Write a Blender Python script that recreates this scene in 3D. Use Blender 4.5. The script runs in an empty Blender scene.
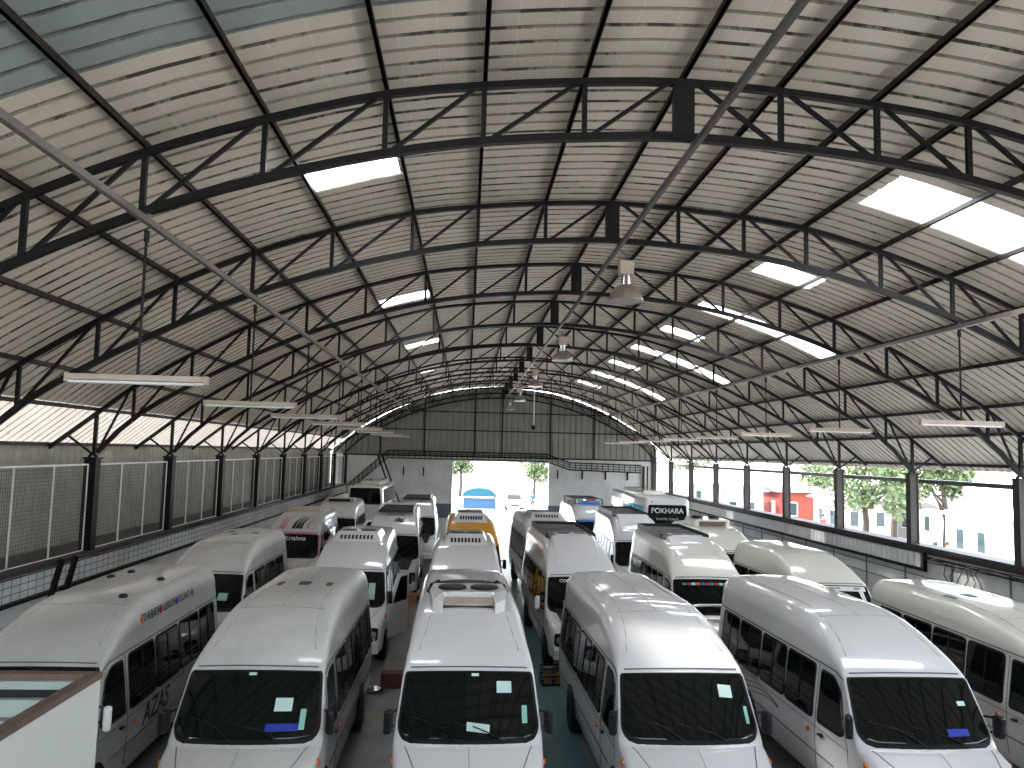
import bpy, bmesh, math, random
from mathutils import Vector, Matrix
random.seed(7)
PI = math.pi
scn = bpy.context.scene
COL = scn.collection

# ------------------------------------------------------------------ materials
def mat(name, col, rough=.5, metal=0., coat=0., noise=0., nscale=3., ncol=None, bump=0., emit=0., alpha=1., spec=.5):
    m = bpy.data.materials.new(name); m.use_nodes = True
    nt = m.node_tree; b = nt.nodes['Principled BSDF']
    b.inputs['Base Color'].default_value = (*col, 1)
    b.inputs['Roughness'].default_value = rough
    b.inputs['Metallic'].default_value = metal
    b.inputs['Specular IOR Level'].default_value = spec
    if coat: b.inputs['Coat Weight'].default_value = coat; b.inputs['Coat Roughness'].default_value = .04
    if emit:
        b.inputs['Emission Color'].default_value = (*col, 1); b.inputs['Emission Strength'].default_value = emit
    if noise or bump:
        tc = nt.nodes.new('ShaderNodeTexCoord'); n = nt.nodes.new('ShaderNodeTexNoise')
        n.inputs['Scale'].default_value = nscale; n.inputs['Detail'].default_value = 6; n.inputs['Roughness'].default_value = .65
        nt.links.new(tc.outputs['Object'], n.inputs['Vector'])
        if noise:
            r = nt.nodes.new('ShaderNodeValToRGB')
            r.color_ramp.elements[0].position = .38; r.color_ramp.elements[1].position = .62
            c2 = ncol or tuple(c * .6 for c in col)
            r.color_ramp.elements[0].color = (*[a + (c - a) * noise for a, c in zip(col, c2)], 1)
            r.color_ramp.elements[1].color = (*col, 1)
            nt.links.new(n.outputs['Fac'], r.inputs['Fac']); nt.links.new(r.outputs['Color'], b.inputs['Base Color'])
        if bump:
            bp = nt.nodes.new('ShaderNodeBump'); bp.inputs['Strength'].default_value = bump
            nt.links.new(n.outputs['Fac'], bp.inputs['Height']); nt.links.new(bp.outputs['Normal'], b.inputs['Normal'])
    return m

M = {}
M['paint'] = mat('white_paint', (.70, .705, .71), .30, coat=1.0)
M['paint_cream'] = mat('cream_paint', (.74, .71, .63), .30, coat=1.0)
M['paint_grey'] = mat('dusty_white_paint', (.50, .50, .475), .36, coat=.45, noise=.35, nscale=1.2)
M['paint_dust'] = mat('dusty_roof_paint', (.60, .598, .575), .34, coat=.5, noise=.3, nscale=2)
M['paint_yellow'] = mat('yellow_paint', (.72, .33, .015), .35, coat=.5)
M['pink'] = mat('pink_paint', (.55, .2, .38), .4, coat=.4)
M['glass'] = mat('tinted_glass', (.004, .0065, .006), .04, spec=.35)
M['glass_b'] = mat('blue_glass', (.02, .035, .04), .05, spec=.4)
M['rubber'] = mat('black_rubber', (.006, .006, .006), .6, spec=.25)
M['black'] = mat('black_plastic', (.007, .007, .008), .45, spec=.3)
M['seam'] = mat('seam_grey', (.12, .12, .12), .6)
M['seam_l'] = mat('seam_sealant', (.35, .35, .34), .5)
M['steel_blk'] = mat('black_steel', (.005, .005, .006), .5, noise=.5, nscale=4, ncol=(.014, .010, .008), spec=.22)
M['steel_gry'] = mat('grey_steel', (.05, .048, .046), .4, noise=.5, nscale=5, ncol=(.09, .08, .075), spec=.4)
M['steel_col'] = mat('brown_black_column', (.022, .018, .017), .5, noise=.5, nscale=5, ncol=(.05, .04, .035), spec=.3)
M['pipe'] = mat('brown_grey_conduit', (.16, .135, .12), .45, noise=.5, nscale=6)
M['purlin'] = mat('rusty_purlin', (.014, .012, .012), .5, noise=.8, nscale=5, ncol=(.04, .024, .018), spec=.3)
M['chrome'] = mat('chrome', (.6, .6, .62), .15, metal=1)
M['alu'] = mat('spun_aluminium', (.5, .44, .38), .35, metal=.8, noise=.5, nscale=8)
M['orange'] = mat('amber_lens', (.7, .13, .03), .2, coat=.5)
M['red'] = mat('red_lens', (.55, .02, .02), .2, coat=.5)
M['lens'] = mat('headlamp_lens', (.25, .27, .28), .1, coat=.6)
M['paper'] = mat('paper_sticker', (.55, .72, .70), .6)
M['sticker'] = mat('green_sticker', (.25, .55, .45), .5)
M['white'] = mat('white_trim', (.75, .75, .74), .5)
M['blue_cloth'] = mat('blue_cloth', (.02, .05, .4), .8, noise=.5, nscale=12)
M['green_cloth'] = mat('pale_green_cloth', (.35, .55, .42), .8)
M['tarp'] = mat('dark_tarpaulin', (.008, .008, .008), .6, noise=.9, nscale=9, ncol=(.05, .045, .04), spec=.25)
M['deck'] = mat('roof_deck', (.10, .085, .07), .5, noise=.7, nscale=9, ncol=(.03, .02, .015))
M['brown'] = mat('brown_panel', (.16, .10, .07), .6, noise=.5, nscale=5)
M['tube'] = mat('aged_tube_batten', (.46, .38, .30), .5, noise=.4, nscale=3)
M['ledge'] = mat('brown_ledge', (.045, .032, .028), .6, noise=.7, nscale=3)
M['wallw'] = mat('white_wall', (.74, .76, .76), .75, noise=.4, nscale=.8, ncol=(.42, .43, .42))
M['wallg'] = mat('grey_wall', (.60, .61, .60), .8, noise=.6, nscale=1.2, ncol=(.42, .43, .43))
M['wains'] = mat('blue_grey_wainscot', (.12, .15, .18), .6)
M['partition'] = mat('partition_panel', (.56, .585, .56), .5, noise=.12, nscale=1.5)
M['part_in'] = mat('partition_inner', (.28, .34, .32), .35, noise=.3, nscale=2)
M['trimbr'] = mat('brown_cap', (.12, .075, .055), .5, noise=.7, nscale=8)
M['carton'] = mat('cardboard', (.5, .28, .15), .8)
M['blue_paint'] = mat('blue_rack', (.05, .2, .6), .4)
M['leaf'] = mat('leaf_green', (.05, .085, .03), .6, noise=.7, nscale=1.5, ncol=(.13, .17, .07))
M['bark'] = mat('bark', (.03, .022, .016), .9)
M['out'] = mat('outside_ground', (.55, .54, .52), .9, noise=.3, nscale=.4)
M['house'] = mat('pale_render', (.36, .35, .34), .8, noise=.2, nscale=.5)
M['house_r'] = mat('orange_render', (.20, .028, .016), .8)
M['roofg'] = mat('grey_roofing', (.06, .06, .062), .7)
M['stall_blue'] = mat('stall_blue', (.008, .05, .12), .6)
M['cyan'] = mat('cyan_awning', (.010, .07, .10), .7, spec=.2)
M['skin'] = mat('skin', (.25, .13, .08), .6)
M['shirt'] = mat('grey_shirt', (.2, .2, .24), .8)
M['shirt_r'] = mat('red_shirt', (.5, .05, .05), .8)
M['hair'] = mat('black_hair', (.01, .01, .01), .6)
M['teal_txt'] = mat('letter_black', (.01, .01, .012), .5)
M['maroon'] = mat('maroon_paint', (.09, .015, .012), .5)
M['silver'] = mat('letter_silver', (.55, .56, .56), .5)
M['t_or'] = mat('tag_orange', (.7, .12, .04), .5); M['t_gr'] = mat('tag_green', (.02, .2, .1), .5)
M['t_bl'] = mat('tag_blue', (.02, .07, .5), .5); M['t_rd'] = mat('tag_red', (.4, .01, .03), .5); M['t_pu'] = mat('tag_purple', (.15, .05, .15), .5)

def roof_mat(name, base, rust, tint2, rust_amt=.55):
    """trapezoid sheeting: dirt and rust runs along each rib (real stains), faint cross beads"""
    m = bpy.data.materials.new(name); m.use_nodes = True
    nt = m.node_tree; N = nt.nodes; Lk = nt.links; b = N['Principled BSDF']
    b.inputs['Roughness'].default_value = .55; b.inputs['Specular IOR Level'].default_value = .3
    tc = N.new('ShaderNodeTexCoord'); sp = N.new('ShaderNodeSeparateXYZ'); Lk.new(tc.outputs['Object'], sp.inputs[0])
    def math_(op, a, c=None, d=None):
        n = N.new('ShaderNodeMath'); n.operation = op
        for i, v in enumerate((a, c, d)):
            if v is None: continue
            if isinstance(v, (int, float)): n.inputs[i].default_value = v
            else: Lk.new(v, n.inputs[i])
        return n.outputs[0]
    fr = math_('FRACT', math_('DIVIDE', sp.outputs['Y'], 1/3))
    rib = math_('GREATER_THAN', fr, .80)
    rid = math_('FLOOR', math_('DIVIDE', sp.outputs['Y'], 1/3))
    mp = N.new('ShaderNodeCombineXYZ'); Lk.new(math_('MULTIPLY', sp.outputs['X'], 1.1), mp.inputs[0]); Lk.new(math_('MULTIPLY', rid, 3.7), mp.inputs[1]); Lk.new(math_('MULTIPLY', sp.outputs['Y'], 1.0), mp.inputs[2])
    n1 = N.new('ShaderNodeTexNoise'); n1.inputs['Scale'].default_value = 1.0; n1.inputs['Detail'].default_value = 8; n1.inputs['Roughness'].default_value = .75; Lk.new(mp.outputs[0], n1.inputs[0])
    st = math_('MULTIPLY', rib, math_('SMOOTH_MIN', 1, math_('MULTIPLY', math_('MAXIMUM', math_('SUBTRACT', n1.outputs['Fac'], .50), 0), 7.0), .1))
    n2 = N.new('ShaderNodeTexNoise'); n2.inputs['Scale'].default_value = .7; n2.inputs['Detail'].default_value = 5; Lk.new(tc.outputs['Object'], n2.inputs[0])
    mix1 = N.new('ShaderNodeMix'); mix1.data_type = 'RGBA'; mix1.inputs[6].default_value = (*base, 1); mix1.inputs[7].default_value = (*tint2, 1); Lk.new(n2.outputs['Fac'], mix1.inputs[0])
    bead = math_('GREATER_THAN', math_('FRACT', math_('DIVIDE', sp.outputs['X'], .46)),   .985)
    mixb = N.new('ShaderNodeMix'); mixb.data_type = 'RGBA'; mixb.inputs[7].default_value = (*[min(1, c * 1.35) for c in base], 1); Lk.new(mix1.outputs[2], mixb.inputs[6]); Lk.new(math_('MULTIPLY', bead, .5), mixb.inputs[0])
    mix2 = N.new('ShaderNodeMix'); mix2.data_type = 'RGBA'; mix2.inputs[7].default_value = (*rust, 1); Lk.new(mixb.outputs[2], mix2.inputs[6]); Lk.new(math_('MULTIPLY', math_('MINIMUM', math_('ADD', st, math_('MULTIPLY', rib, .52)), 1), rust_amt), mix2.inputs[0])
    Lk.new(mix2.outputs[2], b.inputs['Base Color'])
    return m
M['sheet'] = roof_mat('cream_roof_sheet', (.70, .64, .54), (.035, .024, .016), (.56, .49, .39), .94)
M['sheet_new'] = roof_mat('bluegrey_roof_sheet', (.32, .36, .33), (.09, .09, .085), (.28, .33, .31), .7)
M['clad'] = mat('gable_cladding', (.26, .275, .245), .5, noise=.4, nscale=1)
M['cladw'] = mat('side_cladding', (.36, .345, .29), .6, noise=.6, nscale=1.5)

TRF = .075
def translucent(name, col, fac_t, fac_clear=0.):
    m = bpy.data.materials.new(name); m.use_nodes = True; nt = m.node_tree; nt.nodes.clear()
    o = nt.nodes.new('ShaderNodeOutputMaterial'); t = nt.nodes.new('ShaderNodeBsdfTranslucent'); d = nt.nodes.new('ShaderNodeBsdfDiffuse'); c = nt.nodes.new('ShaderNodeBsdfTransparent')
    for n in (t, d): n.inputs['Color'].default_value = (*col, 1)
    m1 = nt.nodes.new('ShaderNodeMixShader'); m1.inputs[0].default_value = fac_t; nt.links.new(d.outputs[0], m1.inputs[1]); nt.links.new(t.outputs[0], m1.inputs[2])
    m2 = nt.nodes.new('ShaderNodeMixShader'); m2.inputs[0].default_value = fac_clear; nt.links.new(m1.outputs[0], m2.inputs[1]); nt.links.new(c.outputs[0], m2.inputs[2])
    nt.links.new(m2.outputs[0], o.inputs[0]); return m
M['skylight'] = translucent('clear_fibreglass', (.95, .96, .97), .95, .5)
M['sheet_trans'] = roof_mat('milky_roof_sheet', (.66, .65, .61), (.16, .14, .12), (.60, .53, .45), .8)
_nt = M['sheet_trans'].node_tree; _o = _nt.nodes['Material Output']; _p = _nt.nodes['Principled BSDF']; _m = _nt.nodes.new('ShaderNodeMixShader'); _t = _nt.nodes.new('ShaderNodeBsdfTranslucent')
_nt.links.new(_p.inputs['Base Color'].links[0].from_socket, _t.inputs['Color']); _m.inputs[0].default_value = TRF
_nt.links.new(_p.outputs[0], _m.inputs[1]); _nt.links.new(_t.outputs[0], _m.inputs[2]); _nt.links.new(_m.outputs[0], _o.inputs['Surface'])

def floor_mat():
    m = bpy.data.materials.new('painted_concrete'); m.use_nodes = True; nt = m.node_tree; N = nt.nodes; Lk = nt.links; b = N['Principled BSDF']
    tc = N.new('ShaderNodeTexCoord'); n = N.new('ShaderNodeTexNoise'); n.inputs['Scale'].default_value = .9; n.inputs['Detail'].default_value = 8; Lk.new(tc.outputs['Object'], n.inputs[0])
    r = N.new('ShaderNodeValToRGB'); r.color_ramp.elements[0].color = (.13, .125, .12, 1); r.color_ramp.elements[1].color = (.22, .215, .21, 1); r.color_ramp.elements[0].position = .35; r.color_ramp.elements[1].position = .65
    Lk.new(n.outputs[0], r.inputs[0]); Lk.new(r.outputs[0], b.inputs['Base Color'])
    b.inputs['Roughness'].default_value = .32
    return m
M['floor'] = floor_mat()
M['teal'] = mat('teal_floor_paint', (.065, .185, .20), .3, noise=.5, nscale=1.5, ncol=(.08, .11, .115))
M['yline'] = mat('yellow_floor_line', (.5, .36, .12), .6, noise=.6, nscale=5, ncol=(.25, .2, .12))

# ------------------------------------------------------------------ mesh helpers
class MB:
    def __init__(s): s.v = []; s.f = []; s.m = []
    def add(s, vs, fs, mi=0):
        k = len(s.v); s.v += [tuple(v) for v in vs]; s.f += [tuple(i + k for i in f) for f in fs]; s.m += [mi] * len(fs); return s
    def box(s, x0, x1, y0, y1, z0, z1, mi=0, mx=None):
        vs = [Vector((x, y, z)) for z in (z0, z1) for y in (y0, y1) for x in (x0, x1)]
        if mx: vs = [mx @ v for v in vs]
        return s.add(vs, [(0, 2, 3, 1), (4, 5, 7, 6), (0, 1, 5, 4), (2, 6, 7, 3), (0, 4, 6, 2), (1, 3, 7, 5)], mi)
    def bar(s, a, b, w=.08, h=None, mi=0, up=(0, 1, 0)):
        a, b = Vector(a), Vector(b); h = h or w; d = (b - a).normalized(); u = Vector(up)
        sd = d.cross(u)
        if sd.length < 1e-4: sd = d.cross(Vector((1, 0, 0)))
        sd.normalize(); u = sd.cross(d).normalized()
        vs = [p + sd * (i * h / 2) + u * (j * w / 2) for p in (a, b) for i, j in ((-1, -1), (1, -1), (1, 1), (-1, 1))]
        return s.add(vs, [(0, 3, 2, 1), (4, 5, 6, 7), (0, 1, 5, 4), (1, 2, 6, 5), (2, 3, 7, 6), (3, 0, 4, 7)], mi)
    def tube(s, pts, r, n=8, mi=0, cap=True):
        pts = [Vector(p) for p in pts]; rings = []; rr = r if isinstance(r, (list, tuple)) else [r] * len(pts)
        pu = None
        for i, p in enumerate(pts):
            d = (pts[min(i + 1, len(pts) - 1)] - pts[max(i - 1, 0)]).normalized()
            if pu is None: pu = d.cross(Vector((0, 0, 1))) if abs(d.z) < .9 else d.cross(Vector((1, 0, 0)))
            u = (pu - d * pu.dot(d)).normalized(); w = d.cross(u); pu = u
            rings.append([p + (u * math.cos(2 * PI * k / n) + w * math.sin(2 * PI * k / n)) * rr[i] for k in range(n)])
        vs = [v for q in rings for v in q]; fs = []
        for i in range(len(pts) - 1):
            for k in range(n): fs.append((i * n + k, i * n + (k + 1) % n, (i + 1) * n + (k + 1) % n, (i + 1) * n + k))
        if cap: fs.append(tuple(range(n - 1, -1, -1))); fs.append(tuple((len(pts) - 1) * n + k for k in range(n)))
        return s.add(vs, fs, mi)
    def lathe(s, prof, c=(0, 0, 0), axis='z', n=20, mi=0):
        vs = []; c = Vector(c)
        for r, h in prof:
            for k in range(n):
                a = 2 * PI * k / n; p = (r * math.cos(a), r * math.sin(a), h)
                if axis == 'x': p = (h, r * math.cos(a), r * math.sin(a))
                vs.append(c + Vector(p))
        fs = [(i * n + k, i * n + (k + 1) % n, (i + 1) * n + (k + 1) % n, (i + 1) * n + k) for i in range(len(prof) - 1) for k in range(n)]
        if prof[0][0] > 1e-6: fs.append(tuple(range(n - 1, -1, -1)))
        if prof[-1][0] > 1e-6: fs.append(tuple((len(prof) - 1) * n + k for k in range(n)))
        return s.add(vs, fs, mi)
    def prism(s, outer, inner, mi=0):
        """outer / inner: matching 3-D outlines"""
        n = len(outer); vs = list(outer) + list(inner)
        return s.add(vs, [tuple(range(n)), tuple(range(2 * n - 1, n - 1, -1))] + [(i, i + n, (i + 1) % n + n, (i + 1) % n) for i in range(n)], mi)
    def build(s, name, mats, parent=None, smooth=False, fix=True, bevel=0):
        me = bpy.data.meshes.new(name); me.from_pydata([tuple(v) for v in s.v], [], s.f)
        for m in (mats if isinstance(mats, (list, tuple)) else [mats]): me.materials.append(m)
        for p, k in zip(me.polygons, s.m): p.material_index = k; p.use_smooth = smooth
        if fix:
            bm = bmesh.new(); bm.from_mesh(me); bmesh.ops.recalc_face_normals(bm, faces=bm.faces); bm.to_mesh(me); bm.free()
        if smooth:
            me.set_sharp_from_angle(angle=math.radians(38))
        me.update()
        o = bpy.data.objects.new(name, me); COL.objects.link(o); o.parent = parent
        if bevel:
            md = o.modifiers.new('bevel', 'BEVEL'); md.width = bevel; md.segments = 2; md.limit_method = 'ANGLE'
        return o

def tag(o, label=None, cat=None, group=None, kind=None):
    if label: o['label'] = label
    if cat: o['category'] = cat
    if group: o['group'] = group
    if kind: o['kind'] = kind
    return o
def empty(name, loc, rz=0):
    o = bpy.data.objects.new(name, None); COL.objects.link(o); o.location = loc; o.rotation_euler = (0, 0, rz); o.empty_display_size = .2; return o
def struct(name, mb, m, **k): return tag(mb.build(name, m, **k), kind='structure')
def copy_tree(o, parent=None):
    c = o.copy(); COL.objects.link(c); c.parent = parent
    for ch in list(o.children): copy_tree(ch, c)
    return c
def text_on(name, s, size, mx, m, parent, ext=.002, bold=0.0, align='CENTER', shear=0):
    cu = bpy.data.curves.new(name, 'FONT'); cu.body = s; cu.size = size; cu.extrude = ext; cu.align_x = align; cu.align_y = 'CENTER'; cu.offset = bold
    cu.materials.append(m); t = bpy.data.objects.new(name, cu); COL.objects.link(t); bpy.context.view_layer.update()
    me = bpy.data.meshes.new_from_object(t.evaluated_get(bpy.context.evaluated_depsgraph_get())); me.name = name; bpy.data.objects.remove(t)
    if shear:
        for q in me.vertices: q.co.x += q.co.y * shear
    o = bpy.data.objects.new(name, me); COL.objects.link(o); o.parent = parent; o.matrix_local = mx; return o
def frame_mx(origin, xdir, ydir):
    x = Vector(xdir).normalized(); z = x.cross(Vector(ydir)).normalized(); y = z.cross(x)
    m = Matrix((x, y, z)).transposed().to_4x4(); m.translation = Vector(origin); return m

# ------------------------------------------------------------------ camera
CY, CP, CR, CF = .0560, .0876, .0241, 781.88
fwd = Vector((math.sin(CY) * math.cos(CP), math.cos(CY) * math.cos(CP), math.sin(CP)))
rt = Vector((math.cos(CY), -math.sin(CY), 0)); up = rt.cross(fwd)
r2 = rt * math.cos(CR) + up * math.sin(CR); u2 = up * math.cos(CR) - rt * math.sin(CR)
cam = bpy.data.objects.new('camera', bpy.data.cameras.new('camera')); COL.objects.link(cam)
mx = Matrix((r2, u2, -fwd)).transposed().to_4x4(); mx.translation = (0, 0, 5); cam.matrix_world = mx
cam.data.sensor_width = 36; cam.data.lens = CF * 36 / 1024; cam.data.clip_end = 500; cam.data.clip_start = .05
scn.camera = cam

# ------------------------------------------------------------------ hall geometry
XC, XL, XR = 2.70, -9.09, 14.44
Y1, BAY, NT = 9.72, 5.0, 11
YE = Y1 + BAY * (NT - 1)          # end wall 59.72
YN = -2.5                          # near end of the roof
OFF = [0, 1.3, 2.6, 3.85, 5.35, 6.8, 8.2, 9.55, 10.9, 11.765, 12.85]
ZU = [9.88, 9.82, 9.70, 9.52, 9.12, 8.62, 8.0, 7.25, 6.4, 5.72, 4.85]
ZL = [9.14, 9.08, 8.96, 8.74, 8.35, 7.85, 7.2, 6.48, 5.61, 4.70]
def cr(xs, ys, x):
    i = max(0, min(len(xs) - 2, next((k for k in range(len(xs) - 1) if x <= xs[k + 1]), len(xs) - 2)))
    def tn(k):
        if k == 0: return 0.0
        if k == len(xs) - 1: return (ys[k] - ys[k - 1]) / (xs[k] - xs[k - 1])
        return (ys[k + 1] - ys[k - 1]) / (xs[k + 1] - xs[k - 1])
    h = xs[i + 1] - xs[i]; t = (x - xs[i]) / h
    return (2*t**3 - 3*t*t + 1) * ys[i] + (t**3 - 2*t*t + t) * h * tn(i) + (-2*t**3 + 3*t*t) * ys[i + 1] + (t**3 - t*t) * h * tn(i + 1)
zu = lambda o: cr(OFF, ZU, abs(o))
zl = lambda o: cr(OFF[:-1], ZL, abs(o))

# floor and painted lanes
f = MB(); f.box(-9.6, 15.2, YN, YE + .3, -.2, 0); struct('floor', f, M['floor'])
f = MB(); f.box(1.25, 2.12, 6, 24, .001, .006); f.box(1.15, 4.6, 24, 26, .001, .006); f.box(1.32, 2.2, 26, 50, .001, .006)
struct('floor_walkway_paint', f, M['teal'])
f = MB()
for y in (11.6, 15.17, 19.04, 23.2, 27.3, 31.5): f.box(-2.0, -.9, y, y + .09, .001, .007)
struct('floor_bay_lines', f, M['yline'])
# outside ground
f = MB(); f.box(-60, 110, -30, 190, -.6, -.25); struct('ground_outside', f, M['out'])

# roof sheeting ---------------------------------------------------
SKY = [('l', 12.15, 13.15), ('l', 22.7, 23.7), ('l', 32.2, 33.1), ('l', 42.7, 43.6),
       ('r2', 11.95, 13.2), ('r1', 17.65, 18.4), ('r2', 22.65, 23.7), ('r1', 27.0, 27.95), ('r2', 31.9, 32.85), ('r1', 37.4, 38.3), ('r2', 42.7, 43.7), ('r1', 48.4, 49.3)]
P3 = 1 / 3
SKYR = []
for kind, a, b in SKY:
    a = round(a / P3) * P3; b = max(a + 3 * P3, round(b / P3) * P3) if kind != 'r2' or a > 13 else a + 4 * P3
    x0, x1 = {'l': (-2.65, -1.25), 'r1': (6.9, 8.3), 'r2': (6.9, 10.95)}[kind]
    SKYR.append((kind, a, b, x0, x1))
def xs_between(a, b, n):
    return [a + (b - a) * i / n for i in range(n + 1)]
YS = [YN + .1667 + 0]  # rib profile
prof = []
y = round(YN / P3) * P3
while y < YE + .35:
    prof += [(y, 0), (y + .255, 0), (y + .275, .045), (y + .315, .045)]
    y += P3
brk = sorted(set([-10.45, -9.45] + [-2.65, -1.25, 6.9, 8.3, 10.95] + [15.85] + [round(XC + s * o, 3) for s in (-1, 1) for o in OFF[:-1]] + [round(XC + s * (OFF[i] + OFF[i + 1]) / 2, 3) for s in (-1, 1) for i in range(len(OFF) - 1)]))
brk = [b for b in brk if -10.46 < b < 15.9]
def in_sky(x, y):
    return any(x0 < x < x1 and a - .01 < y < b - .01 for k, a, b, x0, x1 in SKYR)
def sheet(name, y0, y1, x0, x1, m, nm=None):
    mb = MB(); pr = [p for p in prof if y0 - .001 <= p[0] < y1]; xb = [x for x in brk if x0 - .001 <= x <= x1 + .001]
    pr = pr + [(y1, 0)]
    idx = {}
    for i, x in enumerate(xb):
        z = zu(x - XC) + .16; e = .01
        sl = (zu(x - XC + .01) - zu(x - XC - .01)) / .02; nx, nz = -sl / math.hypot(1, sl), 1 / math.hypot(1, sl)
        for j, (yy, h) in enumerate(pr):
            idx[i, j] = len(mb.v); mb.v.append((x + nx * h, yy, z + nz * h))
    for i in range(len(xb) - 1):
        for j in range(len(pr) - 1):
            if in_sky((xb[i] + xb[i + 1]) / 2, (pr[j][0] + pr[j + 1][0]) / 2): continue
            mb.f.append((idx[i, j], idx[i + 1, j], idx[i + 1, j + 1], idx[i, j + 1])); mb.m.append(0)
    return struct(name, mb, m, fix=False)
sheet('ceiling_sheeting', 8.0, YE + .33, -9.065, 15.85, M['sheet'])
sheet('ceiling_sheeting_new', YN - YN % P3, 8.0, -10.45, .1, M['sheet_new'])
sheet('ceiling_sheeting_near', YN - YN % P3, 8.0, .1, 15.85, M['sheet'])
sheet('ceiling_eave_sheeting', 8.0, YE + .33, -10.45, -9.065, M['sheet_trans'])

posn = {0: 'first and nearest', 1: 'second', 2: 'third', 3: 'fourth', 4: 'fifth', 5: 'sixth', 6: 'seventh', 7: 'eighth', 8: 'ninth', 9: 'tenth', 10: 'last'}
li = ri = 0
for kind, a, b, x0, x1 in SKYR:
    n = 10 if kind == 'r2' else 4; mb = MB(); xs = xs_between(x0, x1, n)
    for i in range(n):
        p0, p1 = xs[i], xs[i + 1]
        mb.add([(p0, a, zu(p0 - XC) + .18), (p1, a, zu(p1 - XC) + .18), (p1, b, zu(p1 - XC) + .18), (p0, b, zu(p0 - XC) + .18),
                (p0, a, zu(p0 - XC) + .21), (p1, a, zu(p1 - XC) + .21), (p1, b, zu(p1 - XC) + .21), (p0, b, zu(p0 - XC) + .21)],
               [(0, 1, 2, 3), (4, 5, 6, 7)])
    o = mb.build('skylight_panel', M['skylight'])
    if kind == 'l':
        lab = f"small bright skylight left of the ridge, {posn[li]} in its row of four"; li += 1
    else:
        lab = f"{'long' if kind == 'r2' else 'short'} bright skylight right of the ridge, {posn[ri]} in its row of eight"; ri += 1
    tag(o, lab, 'skylight', 'clear skylight panels in the roof')

# purlins --------------------------------------------------------
k = 0
for s in (-1, 1):
    for i, o_ in enumerate(OFF):
        if s == 1 and i == 0: continue
        x = XC + s * o_; z = ZU[i] + .105
        mb = MB(); mb.box(x - .022, x + .022, YN, YE + .25, z - .055, z + .035); mb.box(x - .022, x + .034, YN, YE + .25, z - .055, z - .047)
        side = 'left' if s < 0 else 'right'
        lab = 'dark steel purlin running along the ridge of the roof' if i == 0 else (f'dark steel purlin under the roof sheets at the {side} eave' if i == 10 else f'dark steel purlin under the roof, {posn[i-1] if i>1 else "nearest"} {side} of the ridge')
        tag(mb.build('roof_purlin', M['purlin']), lab, 'purlin', 'long roof purlins')

# trusses ----------------------------------------------------------
def make_truss():
    r = empty('roof_truss', (0, 0, 0))
    def chord(name, zf, o1, w, h, n):
        mb = MB(); pts = [(-o1 + 2 * o1 * i / n) for i in range(n + 1)]
        P = [Vector((XC + p, 0, zf(p))) for p in pts]
        rings = []
        for i, p in enumerate(P):
            d = (P[min(i + 1, n)] - P[max(i - 1, 0)]).normalized(); nn = Vector((-d.z, 0, d.x))
            rings.append([p + nn * h / 2 + Vector((0, -w / 2, 0)), p + nn * h / 2 + Vector((0, w / 2, 0)), p - nn * h / 2 + Vector((0, w / 2, 0)), p - nn * h / 2 + Vector((0, -w / 2, 0))])
        vs = [v for q in rings for v in q]
        fs = [(i * 4 + k, i * 4 + (k + 1) % 4, i * 4 + 4 + (k + 1) % 4, i * 4 + 4 + k) for i in range(n) for k in range(4)] + [(0, 1, 2, 3), (n * 4 + 3, n * 4 + 2, n * 4 + 1, n * 4)]
        mb.add(vs, fs).build(name, M['steel_blk'], r)
    chord('upper_chord', zu, 12.85, .09, .085, 48); chord('lower_chord', zl, 11.70, .10, .10, 48)
    for s in (-1, 1):
        for i in range(1, 10):
            x = XC + s * OFF[i]
            mb = MB(); mb.bar((x, 0, ZL[i] + .03), (x, 0, ZU[i] - .03), .065 if i < 9 else .08); mb.build('web_post', M['steel_blk'], r)
        for i in range(0, 9):
            xa = XC + s * (OFF[i] + (.22 if i == 0 else .12)); xb = XC + s * (OFF[i + 1] - .1)
            mb = MB(); mb.bar((xa, 0, zu(xa - XC) - .03), (xb, 0, zl(xb - XC) + .03), .05); mb.build('web_diagonal', M['steel_blk'], r)
        xa = XC + s * 12.42
        mb = MB(); mb.bar((XC + s * 11.8, 0, 4.72), (xa, 0, zu(xa - XC) - .03), .05); mb.build('eave_strut', M['steel_blk'], r)
    mb = MB(); mb.box(XC - .13, XC + .13, -.07, .07, 9.10, 9.90); mb.build('ridge_plate', M['steel_blk'], r)
    return r
tr0 = make_truss()
for i in range(NT):
    t = tr0 if i == 0 else copy_tree(tr0)
    t.location = (0, Y1 + BAY * i, 0)
    tag(t, f"black arched lattice roof truss, {posn[i]} of eleven from the camera" if i != 10 else 'black arched lattice roof truss standing against the far gable wall', 'roof truss', 'arched roof trusses')
# columns -----------------------------------------------------------
for side, X, m in (('left', XL, M['steel_blk']), ('right', XR, M['steel_col'])):
    for i in range(NT):
        y = Y1 + BAY * i
        r = empty('steel_column', (X, y, 2.41))
        mb = MB()
        mb.box(-.14, -.11, -.13, .13, 0, 2.20); mb.box(.11, .14, -.13, .13, 0, 2.20); mb.box(-.12, .12, -.10, .10, 0, 2.20)
        mb.build('post', m, r)
        mb = MB(); mb.box(-.17, .17, -.16, .16, 2.20, 2.235); mb.bar((-.1, 0, 2.235), (0, 0, 2.34), .06); mb.bar((.1, 0, 2.235), (0, 0, 2.34), .06); mb.build('cap_plate', M['steel_blk'], r)
        if side == 'left': lab = f"black steel column on the left ledge, under the {posn[i]} truss"
        else: lab = f"brown black steel column on the open right side, under the {posn[i]} truss"
        tag(r, lab, 'column', f'columns along the {side} side')
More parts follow.
